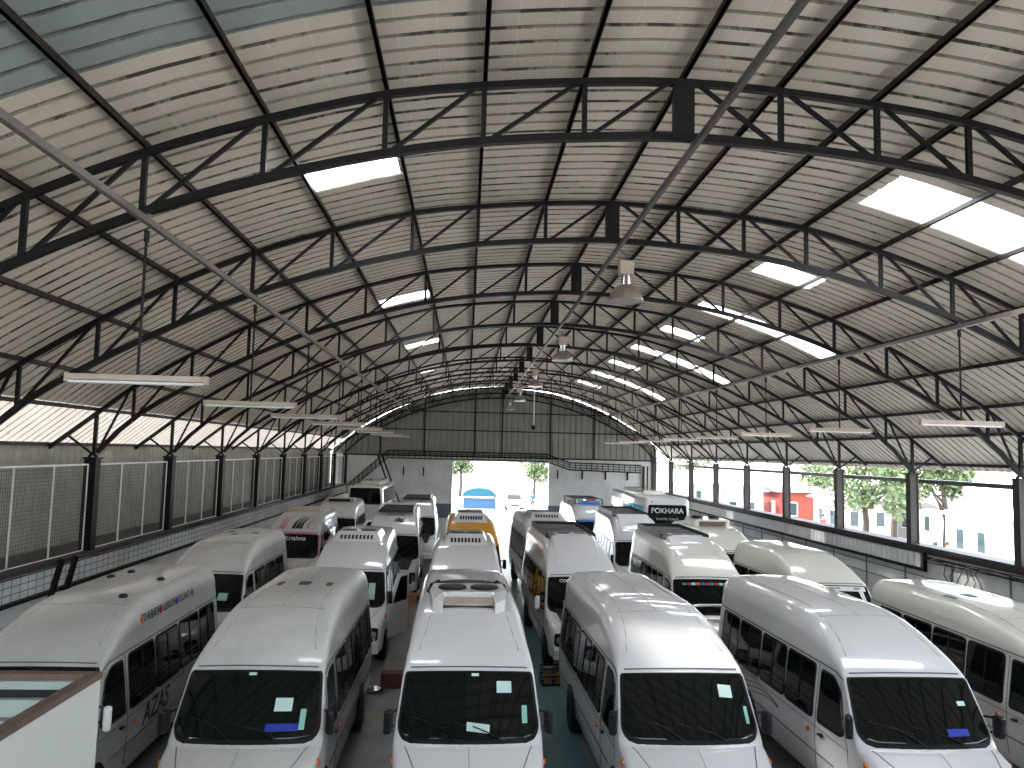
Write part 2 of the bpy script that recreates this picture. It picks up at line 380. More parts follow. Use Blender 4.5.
# ridge conduit & side conduits ---------------------------------------------
def conduit(x, z, y1, w, lab, m):
    mb = MB(); mb.box(x - w, x + w, YN + 1, y1, z - .035, z + .045)
    for i in range(NT - 1): mb.box(x - .03, x + .03, Y1 + BAY * i - .04, Y1 + BAY * i + .04, z + .045, z + .13)
    tag(mb.build('light_rail', m), lab, 'rail', 'long rails the lamps hang from')
conduit(2.83, 9.0, YE - 1, .032, 'long steel rail under the ridge carrying the high bay lamps', M['steel_gry'])
conduit(-4.02, 7.74, YE - 6, .035, 'long brown steel rail hung under the trusses on the left', M['pipe'])
conduit(9.62, 7.68, YE - 6, .035, 'long brown steel rail hung under the trusses on the right', M['pipe'])
# high bay lamps -------------------------------------------------------------
def make_lamp():
    r = empty('high_bay_lamp', (0, 0, 0))
    MB().lathe([(.02, 0), (.12, .0), (.20, .06), (.29, .17), (.335, .30), (.34, .33), (.325, .33), (.28, .18), (.19, .07), (.1, .02)][::-1] and [(.34, -.66), (.335, -.63), (.30, -.52), (.23, -.42), (.13, -.35), (.09, -.34)], n=28).build('reflector', M['alu'], r, smooth=True)
    MB().lathe([(.0, -.655), (.325, -.655)], n=28).build('lens_cover', M['lens'], r)
    MB().lathe([(.09, -.36), (.085, -.14)], n=16).build('neck', M['chrome'], r, smooth=True)
    mb = MB(); mb.box(-.14, .14, -.11, .11, -.15, .12); mb.build('ballast_box', M['tube'], r, bevel=.015)
    mb = MB(); mb.tube([(0, 0, .12), (0, 0, .26), (-.12, 0, .315)], .012, 6); mb.lathe([(.03, .12), (.03, .16)], n=10); mb.build('hook', M['steel_gry'], r)
    return r
lamp0 = make_lamp()
for i, y in enumerate((14.72, 24.72, 34.72, 44.72, 54.72)):
    o = lamp0 if i == 0 else copy_tree(lamp0); o.location = (2.98, y, 8.62)
    tag(o, f"bell shaped high bay lamp hanging under the ridge rail, {['nearest', 'second', 'third', 'fourth', 'farthest'][i]} of five", 'ceiling lamp', 'high bay lamps')
mb = MB(); mb.tube([(3.38, 39.7, 6.5), (3.38, 39.7, 9.55)], .03); o = empty('ceiling_camera', (3.38, 39.7, 6.3)); tag(o, 'small dark camera dome at the end of a pole hung from the roof', 'camera')
mb2 = MB(); mb2.tube([(0, 0, .12), (0, 0, 3.0)], .03, 8); mb2.build('pole', M['white'], o)
mb2 = MB(); mb2.lathe([(.0, -.13), (.08, -.1), (.13, 0), (.13, .06), (.05, .12)], n=16); mb2.build('dome', M['black'], o, smooth=True)
# fluorescent battens -------------------------------------------------
def make_batten():
    r = empty('fluorescent_batten', (0, 0, 0))
    mb = MB(); mb.box(-.83, .83, -.05, .05, -.02, .05); mb.box(-.84, -.80, -.06, .06, -.05, .055); mb.box(.80, .84, -.06, .06, -.05, .055); mb.build('housing', M['tube'], r)
    for s in (-1, 1): mb = MB(); mb.tube([(-.8, s * .03, -.045), (.8, s * .03, -.045)], .018, 8); mb.build('tube', M['white'], r)
    mb = MB(); mb.tube([(0, 0, .05), (0, 0, 1.84)], .018, 6); mb.lathe([(.035, 1.7), (.035, 1.845)], n=8); mb.build('hanger_rod', M['steel_blk'], r)
    return r
b0 = make_batten(); nb = 0
for side, x, ys in (('left', -4.02, range(0, 8)), ('right', 9.62, range(1, 9))):
    for j, i in enumerate(ys):
        o = b0 if nb == 0 else copy_tree(b0); nb += 1
        o.location = (x, Y1 + BAY * i - .0, 5.78)
        tag(o, f"unlit tube light batten on a rod, {['nearest','second','third','fourth','fifth','sixth','seventh','farthest'][j]} in the {side} row", 'light fixture', f'tube light battens of the {side} row')

# ------------------------------------------------------------------ walls
# left: lower wall, ledge, cladding, screens, tray
f = MB(); f.box(-9.35, -9.02, YN, YE, 0, 2.3); struct('wall_left', f, M['wallw'])
f = MB(); f.box(-10.3, -8.90, YN, YE, 2.3, 2.41); struct('trim_1', f, M['ledge'])
def clad(name, x, y0, y1, z0, z1, m, pitch=.25, depth=.03, axis='y', prof_fn=None):
    mb = MB(); n = int((y1 - y0) / pitch); pts = []
    for i in range(n):
        a = y0 + i * pitch; pts += [(a, 0), (a + pitch * .62, 0), (a + pitch * .7, depth), (a + pitch * .92, depth)]
    pts.append((y0 + n * pitch, 0))
    for (a, h) in pts:
        zt = z1 if prof_fn is None else prof_fn(a)
        if axis == 'y': mb.v += [(x + h, a, z0), (x + h, a, zt)]
        else: mb.v += [(a, x + h, z0), (a, x + h, zt)]
    for i in range(len(pts) - 1): mb.f.append((2 * i, 2 * i + 2, 2 * i + 3, 2 * i + 1)); mb.m.append(0)
    return struct(name, mb, m, fix=False)
clad('wall_left_cladding', -10.17, 5.5, YE, 2.41, 4.97, M['cladw'], .34)
for i in range(0, NT - 1):
    ya, yb = Y1 + BAY * i + .16, Y1 + BAY * (i + 1) - .16
    r = empty('mesh_screen', (XL - .02, ya, 2.42)); L_ = yb - ya
    mb = MB(); mb.box(-.015, .015, 0, L_, 2.03, 2.07); mb.box(-.015, .015, 0, L_, 0, .02); mb.box(-.015, .015, 0, .015, 0, 2.05); mb.box(-.015, .015, L_ - .015, L_, 0, 2.05)
    for t in (1/3, 2/3): mb.box(-.015, .015, L_ * t - .014, L_ * t + .014, 0, 2.05)
    mb.build('frame', M['white'], r)
    w = MB(); yy = .09
    while yy < L_ - .05: w.box(-.028, -.022, yy - .004, yy + .004, .03, 2.03); yy += .085
    zz = .1
    while zz < 2.0: w.box(-.030, -.024, .03, L_ - .03, zz - .004, zz + .004); zz += .085
    w.build('wire_mesh', M['steel_gry'], r)
    tag(r, f"white framed wire mesh screen on the left ledge, {posn[i]} of ten bays", 'mesh screen', 'mesh screens between left columns')
def tray(name, pts, depth, lab, cat, n_h=4, step=.28, thick=1, m=None, vt=1):
    """wire cable tray: long wires following pts, with rungs"""
    mb = MB(); P = [Vector(p) for p in pts]
    for h in range(n_h + 1):
        dz = Vector((0, 0, -depth * h / n_h))
        mb.tube([p + dz for p in P], (.014 if h in (0, n_h) else .008) * thick, 5)
    for a, b in zip(P, P[1:]):
        L_ = (b - a).length; k_ = max(1, int(L_ / step))
        for i in range(k_):
            p = a.lerp(b, i / k_); mb.bar(p, p + Vector((0, 0, -depth)), .014 * thick * vt)
    return tag(mb.build(name, m or M['steel_blk']), lab, cat)
tray('cable_tray', [(-8.90, 7, 2.27), (-8.90, YE - .5, 2.27)], .46, 'black wire cable tray running along the left wall under the ledge', 'cable tray', 3, .30, thick=.9, vt=.45)
mb = MB(); mb.box(-8.93, -8.86, 7, YE - .6, 1.725, 1.785)
tag(mb.build('wall_pipe', M['steel_blk']), 'long black pipe along the left wall just under the cable tray', 'pipe')
mb = MB(); mb.tube([(-8.96, y, 1.25 + .04 * math.sin(y * 1.3)) for y in [8 + i for i in range(50)]], .012, 5)
tag(mb.build('wall_cable', M['black']), 'thin sagging cable along the white lower left wall', 'cable')
# leaning dark steel pair at left wall
for j, (dy, lab) in enumerate(((0, 'dark steel channel leaning on the left wall, nearer of the pair'), (.62, 'dark steel channel leaning on the left wall, farther of the pair'))):
    mb = MB(); mb.bar((-8.55, 16.2 + dy, .0), (-8.80, 17.95 + dy, 2.42), .10, .05); mb.bar((-8.50, 16.2 + dy, .0), (-8.75, 17.95 + dy, 2.42), .02, .08)
    tag(mb.build('steel_channel', M['steel_blk']), lab, 'steel bar', 'steel channels leaning on the left wall')
# silver bucket on ledge by the third visible column
mb = MB(); mb.lathe([(.06, 0), (.075, .26), (.08, .26), (.07, .24), (.055, .03), (0, .03)], n=18)
o = mb.build('tin_bucket', M['chrome'], smooth=True); o.location = (-8.985, 33.9, 2.41); tag(o, 'small shiny tin pail standing on the left ledge by a column', 'bucket')

# right side
f = MB(); f.box(XR + .02, XR + .3, YN, YE, 0, 2.3); struct('wall_right', f, M['wallg'])
f = MB(); f.box(XR - .16, XR + .42, YN, YE, 2.3, 2.41); f.box(XR - .05, XR + .02, YN, YE, 2.16, 2.3); struct('trim_2', f, M['ledge'])
f = MB(); y = 24.2
while y < YE - 1: f.box(XR - .10, XR - .055, y, y + .30, 1.72, 2.14); y += .33
tag(f.build('ribbed_trunking', M['wallw']), 'pale ribbed panel strip along the right wall below the open bays', 'wall panel')
mb = MB(); mb.box(XR - .14, XR - .04, 23.9, YE - 1, 1.62, 1.70); mb.box(XR - .14, XR - .04, 23.9, 23.98, 1.62, 2.2)
tag(mb.build('wall_pipe', M['steel_blk']), 'black edge channel under the ribbed strip on the right wall', 'pipe')
mb = MB()
for k_ in range(5):
    mb.tube([(XR - .07 - .02 * k_, 8 + i, 1.98 + .03 * k_ + .05 * math.sin(i * 1.1 + k_ * 2)) for i in range(17)], .016, 5)
tag(mb.build('cable_bundle', M['black']), 'bundle of black cables sagging along the right wall under the ledge', 'cable')
mb = MB(); rnd = random.Random(3)
for k_ in range(6):
    y0 = 21.5 + k_ * .3; mb.tube([(XR - .0, y0 + .15 * math.sin(t_ * 1.7 + k_), 2.1 - t_ * .22) for t_ in range(6)], .012, 5)
tag(mb.build('hanging_cables', M['black']), 'loose black cables hanging down the right wall near the front', 'cable')
mb = MB()
for z_ in (1.42, 1.05): mb.box(XR - .01, XR + .02, 8, YE - 1, z_, z_ + .03)
y = 10.2
while y < YE: mb.box(XR - .01, XR + .02, y, y + .05, .3, 2.1); y += 2.5
struct('trim_3', mb, M['wains'])
mb = MB(); mb.box(15.85, 15.95, YN, YE, 4.28, 4.40); mb.box(15.6, 15.85, YN, YE, 4.40, 4.43)
for i in range(NT): mb.bar((15.62, Y1 + BAY * i, 4.72), (15.88, Y1 + BAY * i, 4.4), .03)
tag(mb.build('gutter', M['steel_gry']), 'thin dark gutter running outside along the right eave', 'gutter')

# end wall
DX0, DX1, DZ = -1.0, 6.32, 4.28
f = MB()
f.box(-10.3, DX0, YE + .12, YE + .35, 1.05, 4.62); f.box(DX1, XR + .3, YE + .12, YE + .35, 1.05, 4.62); f.box(DX0, DX1, YE + .12, YE + .35, DZ, 4.62)
struct('wall_back', f, M['wallw'])
f = MB(); f.box(-9.35, DX0, YE + .12, YE + .35, 0, 1.05); f.box(DX1, XR + .3, YE + .12, YE + .35, 0, 1.05); struct('wall_back_wainscot', f, M['wains'])
clad('wall_back_gable', YE + .16, -10.05, 15.0, 4.62, 9, M['clad'], .45, .05, 'x', lambda a: zu(a - XC) - .03)
f = MB()
for z_ in (6.6, 8.0): f.box(XC - 11 + (z_ - 6.6) * 1.7, XC + 11 - (z_ - 6.6) * 1.7, YE + .08, YE + .14, z_ - .04, z_ + .04)
for x_ in (-6.5, -3.2, 0.6, 2.7, 6.4, 9.8): f.box(x_ - .05, x_ + .05, YE + .06, YE + .14, 4.65, zu(x_ - XC))
f.box(-9.0, 14.4, YE + .06, YE + .12, 4.56, 4.66)
struct('trim_4', f, M['steel_blk'])
# cable tray of the end wall, one continuous run
T0 = [(-8.9, YE - .12, 2.25), (-5.9, YE - .12, 4.95), (6.1, YE - .12, 4.95), (7.9, YE - .12, 4.35), (13.4, YE - .12, 4.25)]
tray('cable_tray', T0, .55, 'black wire cable tray climbing and crossing the far wall above the doorway', 'cable tray', 3, .40, thick=3.2)
f = MB(); f.tube([(13.6, YE - .1, 0.0), (13.6, YE - .1, 4.2)], .09, 10); f.tube([(13.9, YE - .1, 0.0), (13.9, YE - .1, 4.2)], .06, 10)
tag(f.build('drain_pipe', M['steel_blk']), 'pair of black downpipes in the right corner of the far wall', 'pipe')
for j, x_ in enumerate((-4.7, -3.2, 7.0, 8.9, 10.7, 12.4)):
    mb = MB(); mb.box(x_ - .05, x_ + .05, YE + .02, YE + .12, 3.1, 3.75); mb.box(x_ - .03, x_ + .03, YE - .04, YE + .02, 3.2, 3.65)
    tag(mb.build('wall_bracket', M['steel_blk']), ['dark bracket on the far wall, left of two beside the tray support', 'dark bracket on the far wall, closest left of the doorway', 'dark bracket on the far wall, closest right of the doorway', 'dark bracket on the far wall, second right of the doorway', 'dark bracket on the far wall, third right of the doorway', 'dark bracket on the far wall, nearest the right corner'][j], 'bracket', 'dark brackets on the far wall')
mb = MB(); mb.bar((-6.6, YE - .5, 4.6), (-4.6, YE - 2.6, .0), .10); mb.bar((-6.3, YE - .5, 4.6), (-4.2, YE - 2.6, .0), .10)
tag(mb.build('steel_prop', M['steel_blk']), 'pair of dark steel poles leaning on the far wall behind the parked vans', 'steel pole')

# near partition box (stair parapet) & platform
r = empty('stair_parapet', (-2.6, 5, 0))
mb = MB(); mb.box(-.06, 0, -4.4, 1.0, -.0, 3.30); mb.build('side_panel', M['partition'], r)
mb = MB(); mb.box(-6.0, -.06, .94, 1.0, 0, 3.30); mb.build('end_panel', M['partition'], r)
mb = MB(); mb.box(-.075, .01, -4.4, 1.01, 3.30, 3.345); mb.box(-6.0, -.075, .93, 1.01, 3.30, 3.345); mb.build('cap_rail', M['trimbr'], r)
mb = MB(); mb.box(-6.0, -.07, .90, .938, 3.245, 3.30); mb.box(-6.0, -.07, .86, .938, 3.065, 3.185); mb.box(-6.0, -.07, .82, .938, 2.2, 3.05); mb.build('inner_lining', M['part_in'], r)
mb = MB(); mb.box(-6.0, -.07, .915, .939, 3.185, 3.245); mb.box(-6.0, -.07, .90, .939, 3.05, 3.065); mb.build('shadow_gap_strip', M['black'], r)
tag(r, 'pale stairwell parapet with brown capping in the bottom left corner', 'parapet')
f = MB(); f.box(-2.4, 9, YN, 2.9, 3.2, 3.35); struct('floor_mezzanine', f, M['floor'])
r = empty('guard_rail', (1.1, 3.02, 3.35))
mb = MB(); mb.box(-1.25, .75, -.03, .03, .405, .44); mb.build('top_rail', M['steel_gry'], r)
for x_ in (-1.2, .7): mb = MB(); mb.box(x_ - .02, x_ + .02, -.16, -.12, 0, .405); mb.box(x_ - .02, x_ + .02, -.14, -.0, .375, .405); mb.build('rail_post', M['steel_gry'], r)
tag(r, 'grey steel guard rail edge at the very bottom of the view', 'rail')
f = MB()
f.box(-10.3, XR + .3, YN - .2, YN, 0, 4.7); struct('wall_front', f, M['wallw'])
clad('wall_front_light_baffle', YN - .05, -10.2, 15.4, 4.7, 9, M['clad'], .45, .05, 'x', lambda a: min(7.0, zu(a - XC) + .12))  # unseen gable behind the camera, added and cut low to shape front fill

# ------------------------------------------------------------------ vans
def lerp_tab(tab, x):
    if x <= tab[0][0]: return tab[0][1]
    for (a, b), (c, d) in zip(tab, tab[1:]):
        if x <= c: return b + (d - b) * (x - a) / (c - a)
    return tab[-1][1]

PW = 2.5
class Van:
    """body surface as functions; local frame: nose at y=0, tail towards +y, ground z=0"""
    def __init__(s, L=6.65, H=2.62, W=.985):
        s.L, s.H, s.W = L, H, W; h = H - 2.6
        s.T = [(0, .70), (.02, .86), (.07, .97), (.16, 1.02), (.40, 1.11), (.64, 1.195), (.70, 1.20), (.74, 1.225), (1.33, 1.955), (1.38, 1.985), (1.42, 2.03), (1.50, 2.085), (1.70, 2.19), (1.95, 2.30 + h * .3), (2.3, 2.42 + h * .6), (2.7, 2.52 + h * .9), (3.1, 2.58 + h), (3.6, 2.60 + h), (L - .5, 2.60 + h), (L - .16, 2.585 + h), (L - .06, 2.54 + h), (L - .015, 2.45 + h), (L, 2.35 + h)]
        s.RV = [(0, .12), (.16, .12), (.8, .07), (1.3, .04), (1.42, .05), (1.5, .09), (1.7, .16), (2.3, .30), (3.1, .40), (L - .1, .42), (L, .38)]
        s.RH = [(0, .12), (.8, .12), (1.3, .05), (1.42, .07), (1.5, .1), (2.3, .20), (3.1, .25), (L - .2, .26), (L, .25)]
        s.WF = [(0, .80), (.02, .86), (.07, .90), (.16, .935), (.45, .975), (.9, 1), (L - .3, 1), (L - .05, .98), (L, .95)]
        s.BT = [(0, .42), (.05, .34), (.4, .30), (L, .32)]
    def top(s, y): return lerp_tab(s.T, y)
    def w(s, y, z):
        b = 1.0 if z < 1.2 else 1.0 - (z - 1.2) / .85 * .10 if z < 2.05 else .885 - (z - 2.05) * .10
        if z < .6: b -= (.6 - z) * .12
        return b * s.W * lerp_tab(s.WF, y)
    def side(s, y, z):
        t, rv, rh = s.top(y), lerp_tab(s.RV, y), lerp_tab(s.RH, y)
        if z <= t - rv: return s.w(y, z)
        k = min(1, (z - t + rv) / rv); return s.w(y, t - rv) - rh * (1 - max(0, 1 - k ** PW) ** (1 / PW))
    def tz(s, x, y):
        t, rv, rh = s.top(y), lerp_tab(s.RV, y), lerp_tab(s.RH, y); hw = s.w(y, t - rv) - rh
        x = abs(x)
        if x <= hw: return t + .03 * (1 - (x / hw) ** 2)
        k = min(1, (x - hw) / rh); return t - rv * (1 - max(0, 1 - k ** PW) ** (1 / PW))
    def warp(s, p):
        x, y, z = p
        b = lerp_tab([(0, .26), (.8, .20), (1.4, .10), (2.6, 0)], y)
        return Vector((x, y + b * (x / s.W) ** 2, z))
    def S(s, sd, y, z, off=0): return s.warp((sd * (s.side(y, z) + off), y, z))
    def Tp(s, x, y, off=0): return s.warp((x, y, s.tz(x, y) + off))

def body_mesh(v):
    ys = sorted(set([a for a, _ in v.T] + [a for a, _ in v.RV] + [a for a, _ in v.WF] + [.3, .6, 1.0, 1.15, 2.1, 2.5, 4.2, 5.0, 5.6]))
    ys = [y for y in ys if y <= v.L]
    fz = [0, .04, .3, .6, .8, .9, 1.0]; NA = 10; NT_ = 5
    rings = []
    for y in ys:
        t, rv, rh, b = v.top(y), lerp_tab(v.RV, y), lerp_tab(v.RH, y), lerp_tab(v.BT, y)
        half = []
        for k in fz:
            z = b + (t - rv - b) * k; half.append((v.w(y, z) - (.03 if k == 0 else 0), z))
        wz = v.w(y, t - rv)
        for i in range(1, NA + 1):
            a = PI / 2 * i / NA; half.append((wz - rh * (1 - max(0, math.cos(a)) ** (2 / PW)), t - rv + rv * math.sin(a) ** (2 / PW)))
        hw = wz - rh; tt = []
        for i in range(1, NT_ + 1):
            x = hw * (1 - i / NT_); tt.append((x, t + .03 * (1 - (x / hw) ** 2)))
        # blend the last arc point into the crown
        full = half + tt
        ring = [(x, y, z) for x, z in full] + [(-x, y, z) for x, z in reversed(full[:-1])]
        rings.append([v.warp(p) for p in ring])
    n = len(rings[0]); mb = MB(); mb.v = [tuple(p) for r in rings for p in r]
    for i in range(len(rings) - 1):
        for k in range(n - 1): mb.f.append((i * n + k, (i + 1) * n + k, (i + 1) * n + k + 1, i * n + k + 1)); mb.m.append(0)
        mb.f.append((i * n + n - 1, (i + 1) * n + n - 1, (i + 1) * n, i * n)); mb.m.append(0)
    mb.f.append(tuple(range(n))); mb.m.append(0); mb.f.append(tuple((len(rings) - 1) * n + k for k in range(n - 1, -1, -1))); mb.m.append(0)
    return mb

def round_poly(pts, r, n=4):
    out = []; N = len(pts)
    for i in range(N):
        p = Vector(pts[i]); a = Vector(pts[i - 1]) - p; b = Vector(pts[(i + 1) % N]) - p
        rr = min(r, a.length * .45, b.length * .45); a = p + a.normalized() * rr; b = p + b.normalized() * rr
        for k in range(n + 1):
            t = k / n; out.append((1 - t) ** 2 * a + 2 * t * (1 - t) * p + t * t * b)
    return out
def grow(pts, d):
    c = sum((Vector(p) for p in pts), Vector((0, 0))) / len(pts); o = []
    for p in pts:
        q = Vector(p) - c; o.append((c.x + q.x * (1 + d / max(.1, abs(q.x))) , c.y + q.y * (1 + d / max(.1, abs(q.y)))))
    return o
def side_pane(v, root, sd, pts, name='side_window', glass='glass', frame='rubber', r=.09, rail=True):
    def pr(poly, off, inn): return [v.S(sd, y, z, off) for y, z in poly], [v.S(sd, y, z, inn) for y, z in poly]
    f = MB(); a, b = pr(round_poly(grow(pts, .035), r + .02), .006, -.03); f.prism(a, b)
    fo = f.build(name, M[frame], root)
    g = MB(); a, b = pr(round_poly(pts, r), .010, 0.0); g.prism(a, b); g.build('pane', M[glass], fo)
    if rail:   # sliding window bars
        ys = [p[0] for p in pts]; zs = [p[1] for p in pts]; m = MB(); y0, y1 = min(ys) + .05, max(ys) - .05
        for q in (.12, .20): m.tube([v.S(sd, y0, min(zs) + q, .03), v.S(sd, y1, min(zs) + q, .03)], .006, 5)
        m.bar(v.S(sd, (y0 + y1) / 2, min(zs) + .02, .012), v.S(sd, (y0 + y1) / 2, max(zs) - .02, .012), .02)
        m.build('guard_bar', M['black'], fo)
    return fo
def top_patch(v, y0, y1, hwf, off, thick=.012, nx=14, ny=10):
    """panel that hugs the top surface between y0..y1, half width hwf(t)"""
    mb = MB(); P = []
    for o in (off, off - thick):
        for j in range(ny + 1):
            t = j / ny; y = y0 + (y1 - y0) * t; hw = hwf(t)
            for i in range(nx + 1):
                x = -hw + 2 * hw * i / nx; P.append(v.Tp(x, y, o))
    mb.v = [tuple(p) for p in P]; K = (nx + 1) * (ny + 1)
    for j in range(ny):
        for i in range(nx):
            a = j * (nx + 1) + i; q = (a, a + 1, a + nx + 2, a + nx + 1); mb.f.append(q); mb.f.append(tuple(K + k for k in reversed(q))); mb.m += [0, 0]
    edge = [i for i in range(nx + 1)] + [(j) * (nx + 1) + nx for j in range(1, ny + 1)] + [ny * (nx + 1) + i for i in range(nx - 1, -1, -1)] + [j * (nx + 1) for j in range(ny - 1, 0, -1)]
    for a, b in zip(edge, edge[1:] + edge[:1]): mb.f.append((a, K + a, K + b, b)); mb.m.append(0)
    return mb
def wheel(root, sd, y, W=1.0):
    x = sd * (W - .13); o = empty('wheel', (x, y, .37)); o.parent = root
    MB().lathe([(.20, -.11), (.33, -.115), (.37, -.08), (.37, .08), (.33, .115), (.20, .11)], axis='x', n=28).build('tyre', M['rubber'], o, smooth=True)
    MB().lathe([(.0, sd * .05), (.07, sd * .10), (.12, sd * .05), (.2, sd * .09), (.215, sd * .1), (.215, -sd * .1)], axis='x', n=20).build('rim', M['white'], o, smooth=True)
def ribbon_top(v, pts, w=.008, off=.004):
    mb = MB(); n = 10
    for (x0, y0), (x1, y1) in zip(pts, pts[1:]):
        P = [(x0 + (x1 - x0) * i / n, y0 + (y1 - y0) * i / n) for i in range(n + 1)]
        mb.tube([v.Tp(x, y, off) for x, y in P], w, 4)
    return mb

def make_van(name, label, cat, x, y, hd, paint='paint', L=6.65, H=2.62, group='parked vans', rear_out=False, wheels=True, mirror='black', roof_mat=None,
             roof=None, pillars=None, windows='std', wipers=True, detail=2, windshield='glass', cream_doors=None, screen_open=False, lipd=1.42, bump='same'):
    """x, y: world position of the nose centre; hd: heading (positive: tail swings to +x)"""
    v = Van(L, H); root = empty(name, (x, y, 0), -hd); tag(root, label, cat, group); root['_v'] = 0; del root['_v']
    P = M[paint]
    body_mesh(v).build('body', P, root, smooth=True)
    # windscreen
    def hw(off, c):
        def f(t):
            yy = .76 + .58 * t; base = v.side(yy, v.top(yy) - .07) - .035 - off
            u_ = max(0, 1 - t / .30); lo = .80 + .20 * math.sqrt(max(0, 1 - u_ ** 2.4))
            hi = 1 - .03 * max(0, (t - .9) / .1) ** 2
            return base * lo * hi
        return f
    fr = top_patch(v, .745, 1.365, hw(0, 0), .010, ny=26).build('windscreen', M['rubber'], root, smooth=True)
    top_patch(v, .775, 1.335, hw(.035, .0), .018, .006, ny=26).build('pane', M[windshield], fr, smooth=True)
    if pillars:
        for sd in (-1, 1):
            mb = MB(); mb.tube([v.S(sd, .80, 1.24, .0), v.S(sd, 1.36, 1.93, .0)], .055, 8); mb.build('pillar_trim', M[pillars], root, smooth=True)
        mb = MB(); mb.tube([v.Tp(xx, 1.40, .0) for xx in [-.8 + .16 * i for i in range(11)]], .05, 8); mb.build('header_trim', M[pillars], root, smooth=True)
    # lip groove over windscreen
    mb = MB(); mb.tube([v.Tp(xx / 10 * .80, 1.415, .002) for xx in range(-10, 11)], .011, 5); mb.build('header_seal', M['seam'], root)
    # side glazing
    z0, z1 = 1.20, 1.93
    for sd in (-1, 1):
        if windows == 'std':
            side_pane(v, root, sd, [(1.17, 1.28), (1.30, 1.22), (2.02, 1.20), (2.02, 1.90), (1.62, 1.90), (1.42, 1.76)], 'door_window', rail=False, r=.06)
            k = [2.25, 3.22, 3.32, 4.29, 4.39, 5.36, 5.46, min(6.3, L - .25)]
            for a, b in zip(k[::2], k[1::2]):
                if b - a < .4: continue
                side_pane(v, root, sd, [(a, z0), (b, z0), (b, z1), (a, z1)], 'side_window')
        elif windows == 'slots':
            side_pane(v, root, sd, [(1.17, 1.28), (1.30, 1.22), (2.02, 1.20), (2.02, 1.90), (1.62, 1.90), (1.42, 1.76)], 'door_window', rail=False, r=.06)
            yy = 2.3
            while yy < L - .5:
                side_pane(v, root, sd, [(yy, z0), (yy + .56, z0), (yy + .56, z1), (yy, z1)], 'side_window', rail=False, r=.06); yy += .68
        # drip rail, seams, rub strip
        m = MB(); m.tube([v.S(sd, yy, 2.005 if yy > 1.6 else 1.93 + (yy - 1.3) * .25, .003) for yy in [1.35 + (L - 1.45) * i / 24 for i in range(25)]], .011, 5); m.build('drip_rail', M['seam'], root)
        if detail >= 1:
            m = MB()
            m.tube([v.S(sd, 2.12, z, .002) for z in (.45, .8, 1.1, 1.4, 1.7, 1.97)], .006, 4)
            m.tube([v.S(sd, .98, .5, .002), v.S(sd, 1.02, 1.1, .002), v.S(sd, 1.08, 1.22, .002), v.S(sd, 1.42, 1.9, .002)], .006, 4)
            m.tube([v.S(sd, yy, 1.08, .002) for yy in [1.0 + (L - 1.1) * i / 12 for i in range(13)]], .006, 4)
            m.tube([v.S(sd, yy, .72, .002) for yy in [1.5 + (L - 1.8) * i / 12 for i in range(13)]], .012, 4)
            m.build('panel_seam', M['seam'], root)
            m = MB(); m.bar(v.S(sd, 1.93, 1.02, .02), v.S(sd, 1.80, 1.04, .03), .04, .035); m.bar(v.S(sd, 1.96, 1.02, .01), v.S(sd, 1.88, 1.02, .01), .07, .02); m.build('door_handle', M['black'], root)
            m = MB(); m.lathe([(.0, .03), (.035, .02), (.045, 0), (.04, -.03)], axis='x', n=12)
            for j, (yy, zz) in enumerate(((.52, 1.06), (2.35, .98))):
                mm = MB(); mm.lathe([(.0, sd * .035), (.035, sd * .025), (.045 if j == 0 else .03, 0), (.04 if j == 0 else .03, -sd * .02)], c=v.S(sd, yy, zz), axis='x', n=14); mm.build('indicator_lens', M['orange'], root, smooth=True)
        # arches and wheels
        for yy in (1.02, L - 1.75):
            arc = [(yy + .46 * math.cos(a), .37 + .46 * math.sin(a)) for a in [PI * i / 14 for i in range(15)]] + [(yy - .40, .33), (yy + .40, .33)]
            m = MB(); m.prism([v.S(sd, a, b, .006) for a, b in arc], [v.S(sd, a, b, -.12) for a, b in arc]); m.build('wheel_arch', M['rubber'], root)
            if wheels: wheel(root, sd, yy, 1.02)
        # headlights
        if detail >= 1:
            hp = [(.60, .62), (.86, .62), (.86, .90), (.60, .93)]
            m = MB(); pts = round_poly([(sd * a, b) for a, b in hp], .06); m.prism([v.warp((a, -.02 + max(0, abs(a) - .75) * .3, b)) for a, b in pts], [v.warp((a, .12, b)) for a, b in pts]); ho = m.build('headlight', M['black'], root)
            m = MB(); m.lathe([(0, -.03), (.06, -.02), (.085, .01)], n=16); m.v = [tuple(v.warp((sd * .74 + a, c - .03, .76 + b))) for a, b, c in m.v]; m.build('lamp_lens', M['lens'], ho, smooth=True)
        # mirror
        if mirror:
            mo = empty('door_mirror', (0, 0, 0)); mo.parent = root
            cx, cy, cz = sd * (1.045 if mirror == 'black' else 1.17), 1.02, 1.47
            m = MB(); m.box(-.05, .05, -.09, .05, -.16, .14, mx=Matrix.Translation((cx, cy, cz)) @ Matrix.Rotation(sd * .35, 4, 'Z')); m.build('housing', M[mirror], mo, bevel=.035)
            m = MB(); m.box(-.038, .038, .0505, .056, -.14, .12, mx=Matrix.Translation((cx, cy, cz)) @ Matrix.Rotation(sd * .35, 4, 'Z')); m.build('mirror_glass', M['chrome'], mo)
            m = MB()
            for dz in (-.1, .1): m = MB(); m.tube([v.S(sd, 1.14, cz + dz - .04, -.01), (cx, cy, cz + dz)], .017, 6); m.build('arm', M['black'], mo)
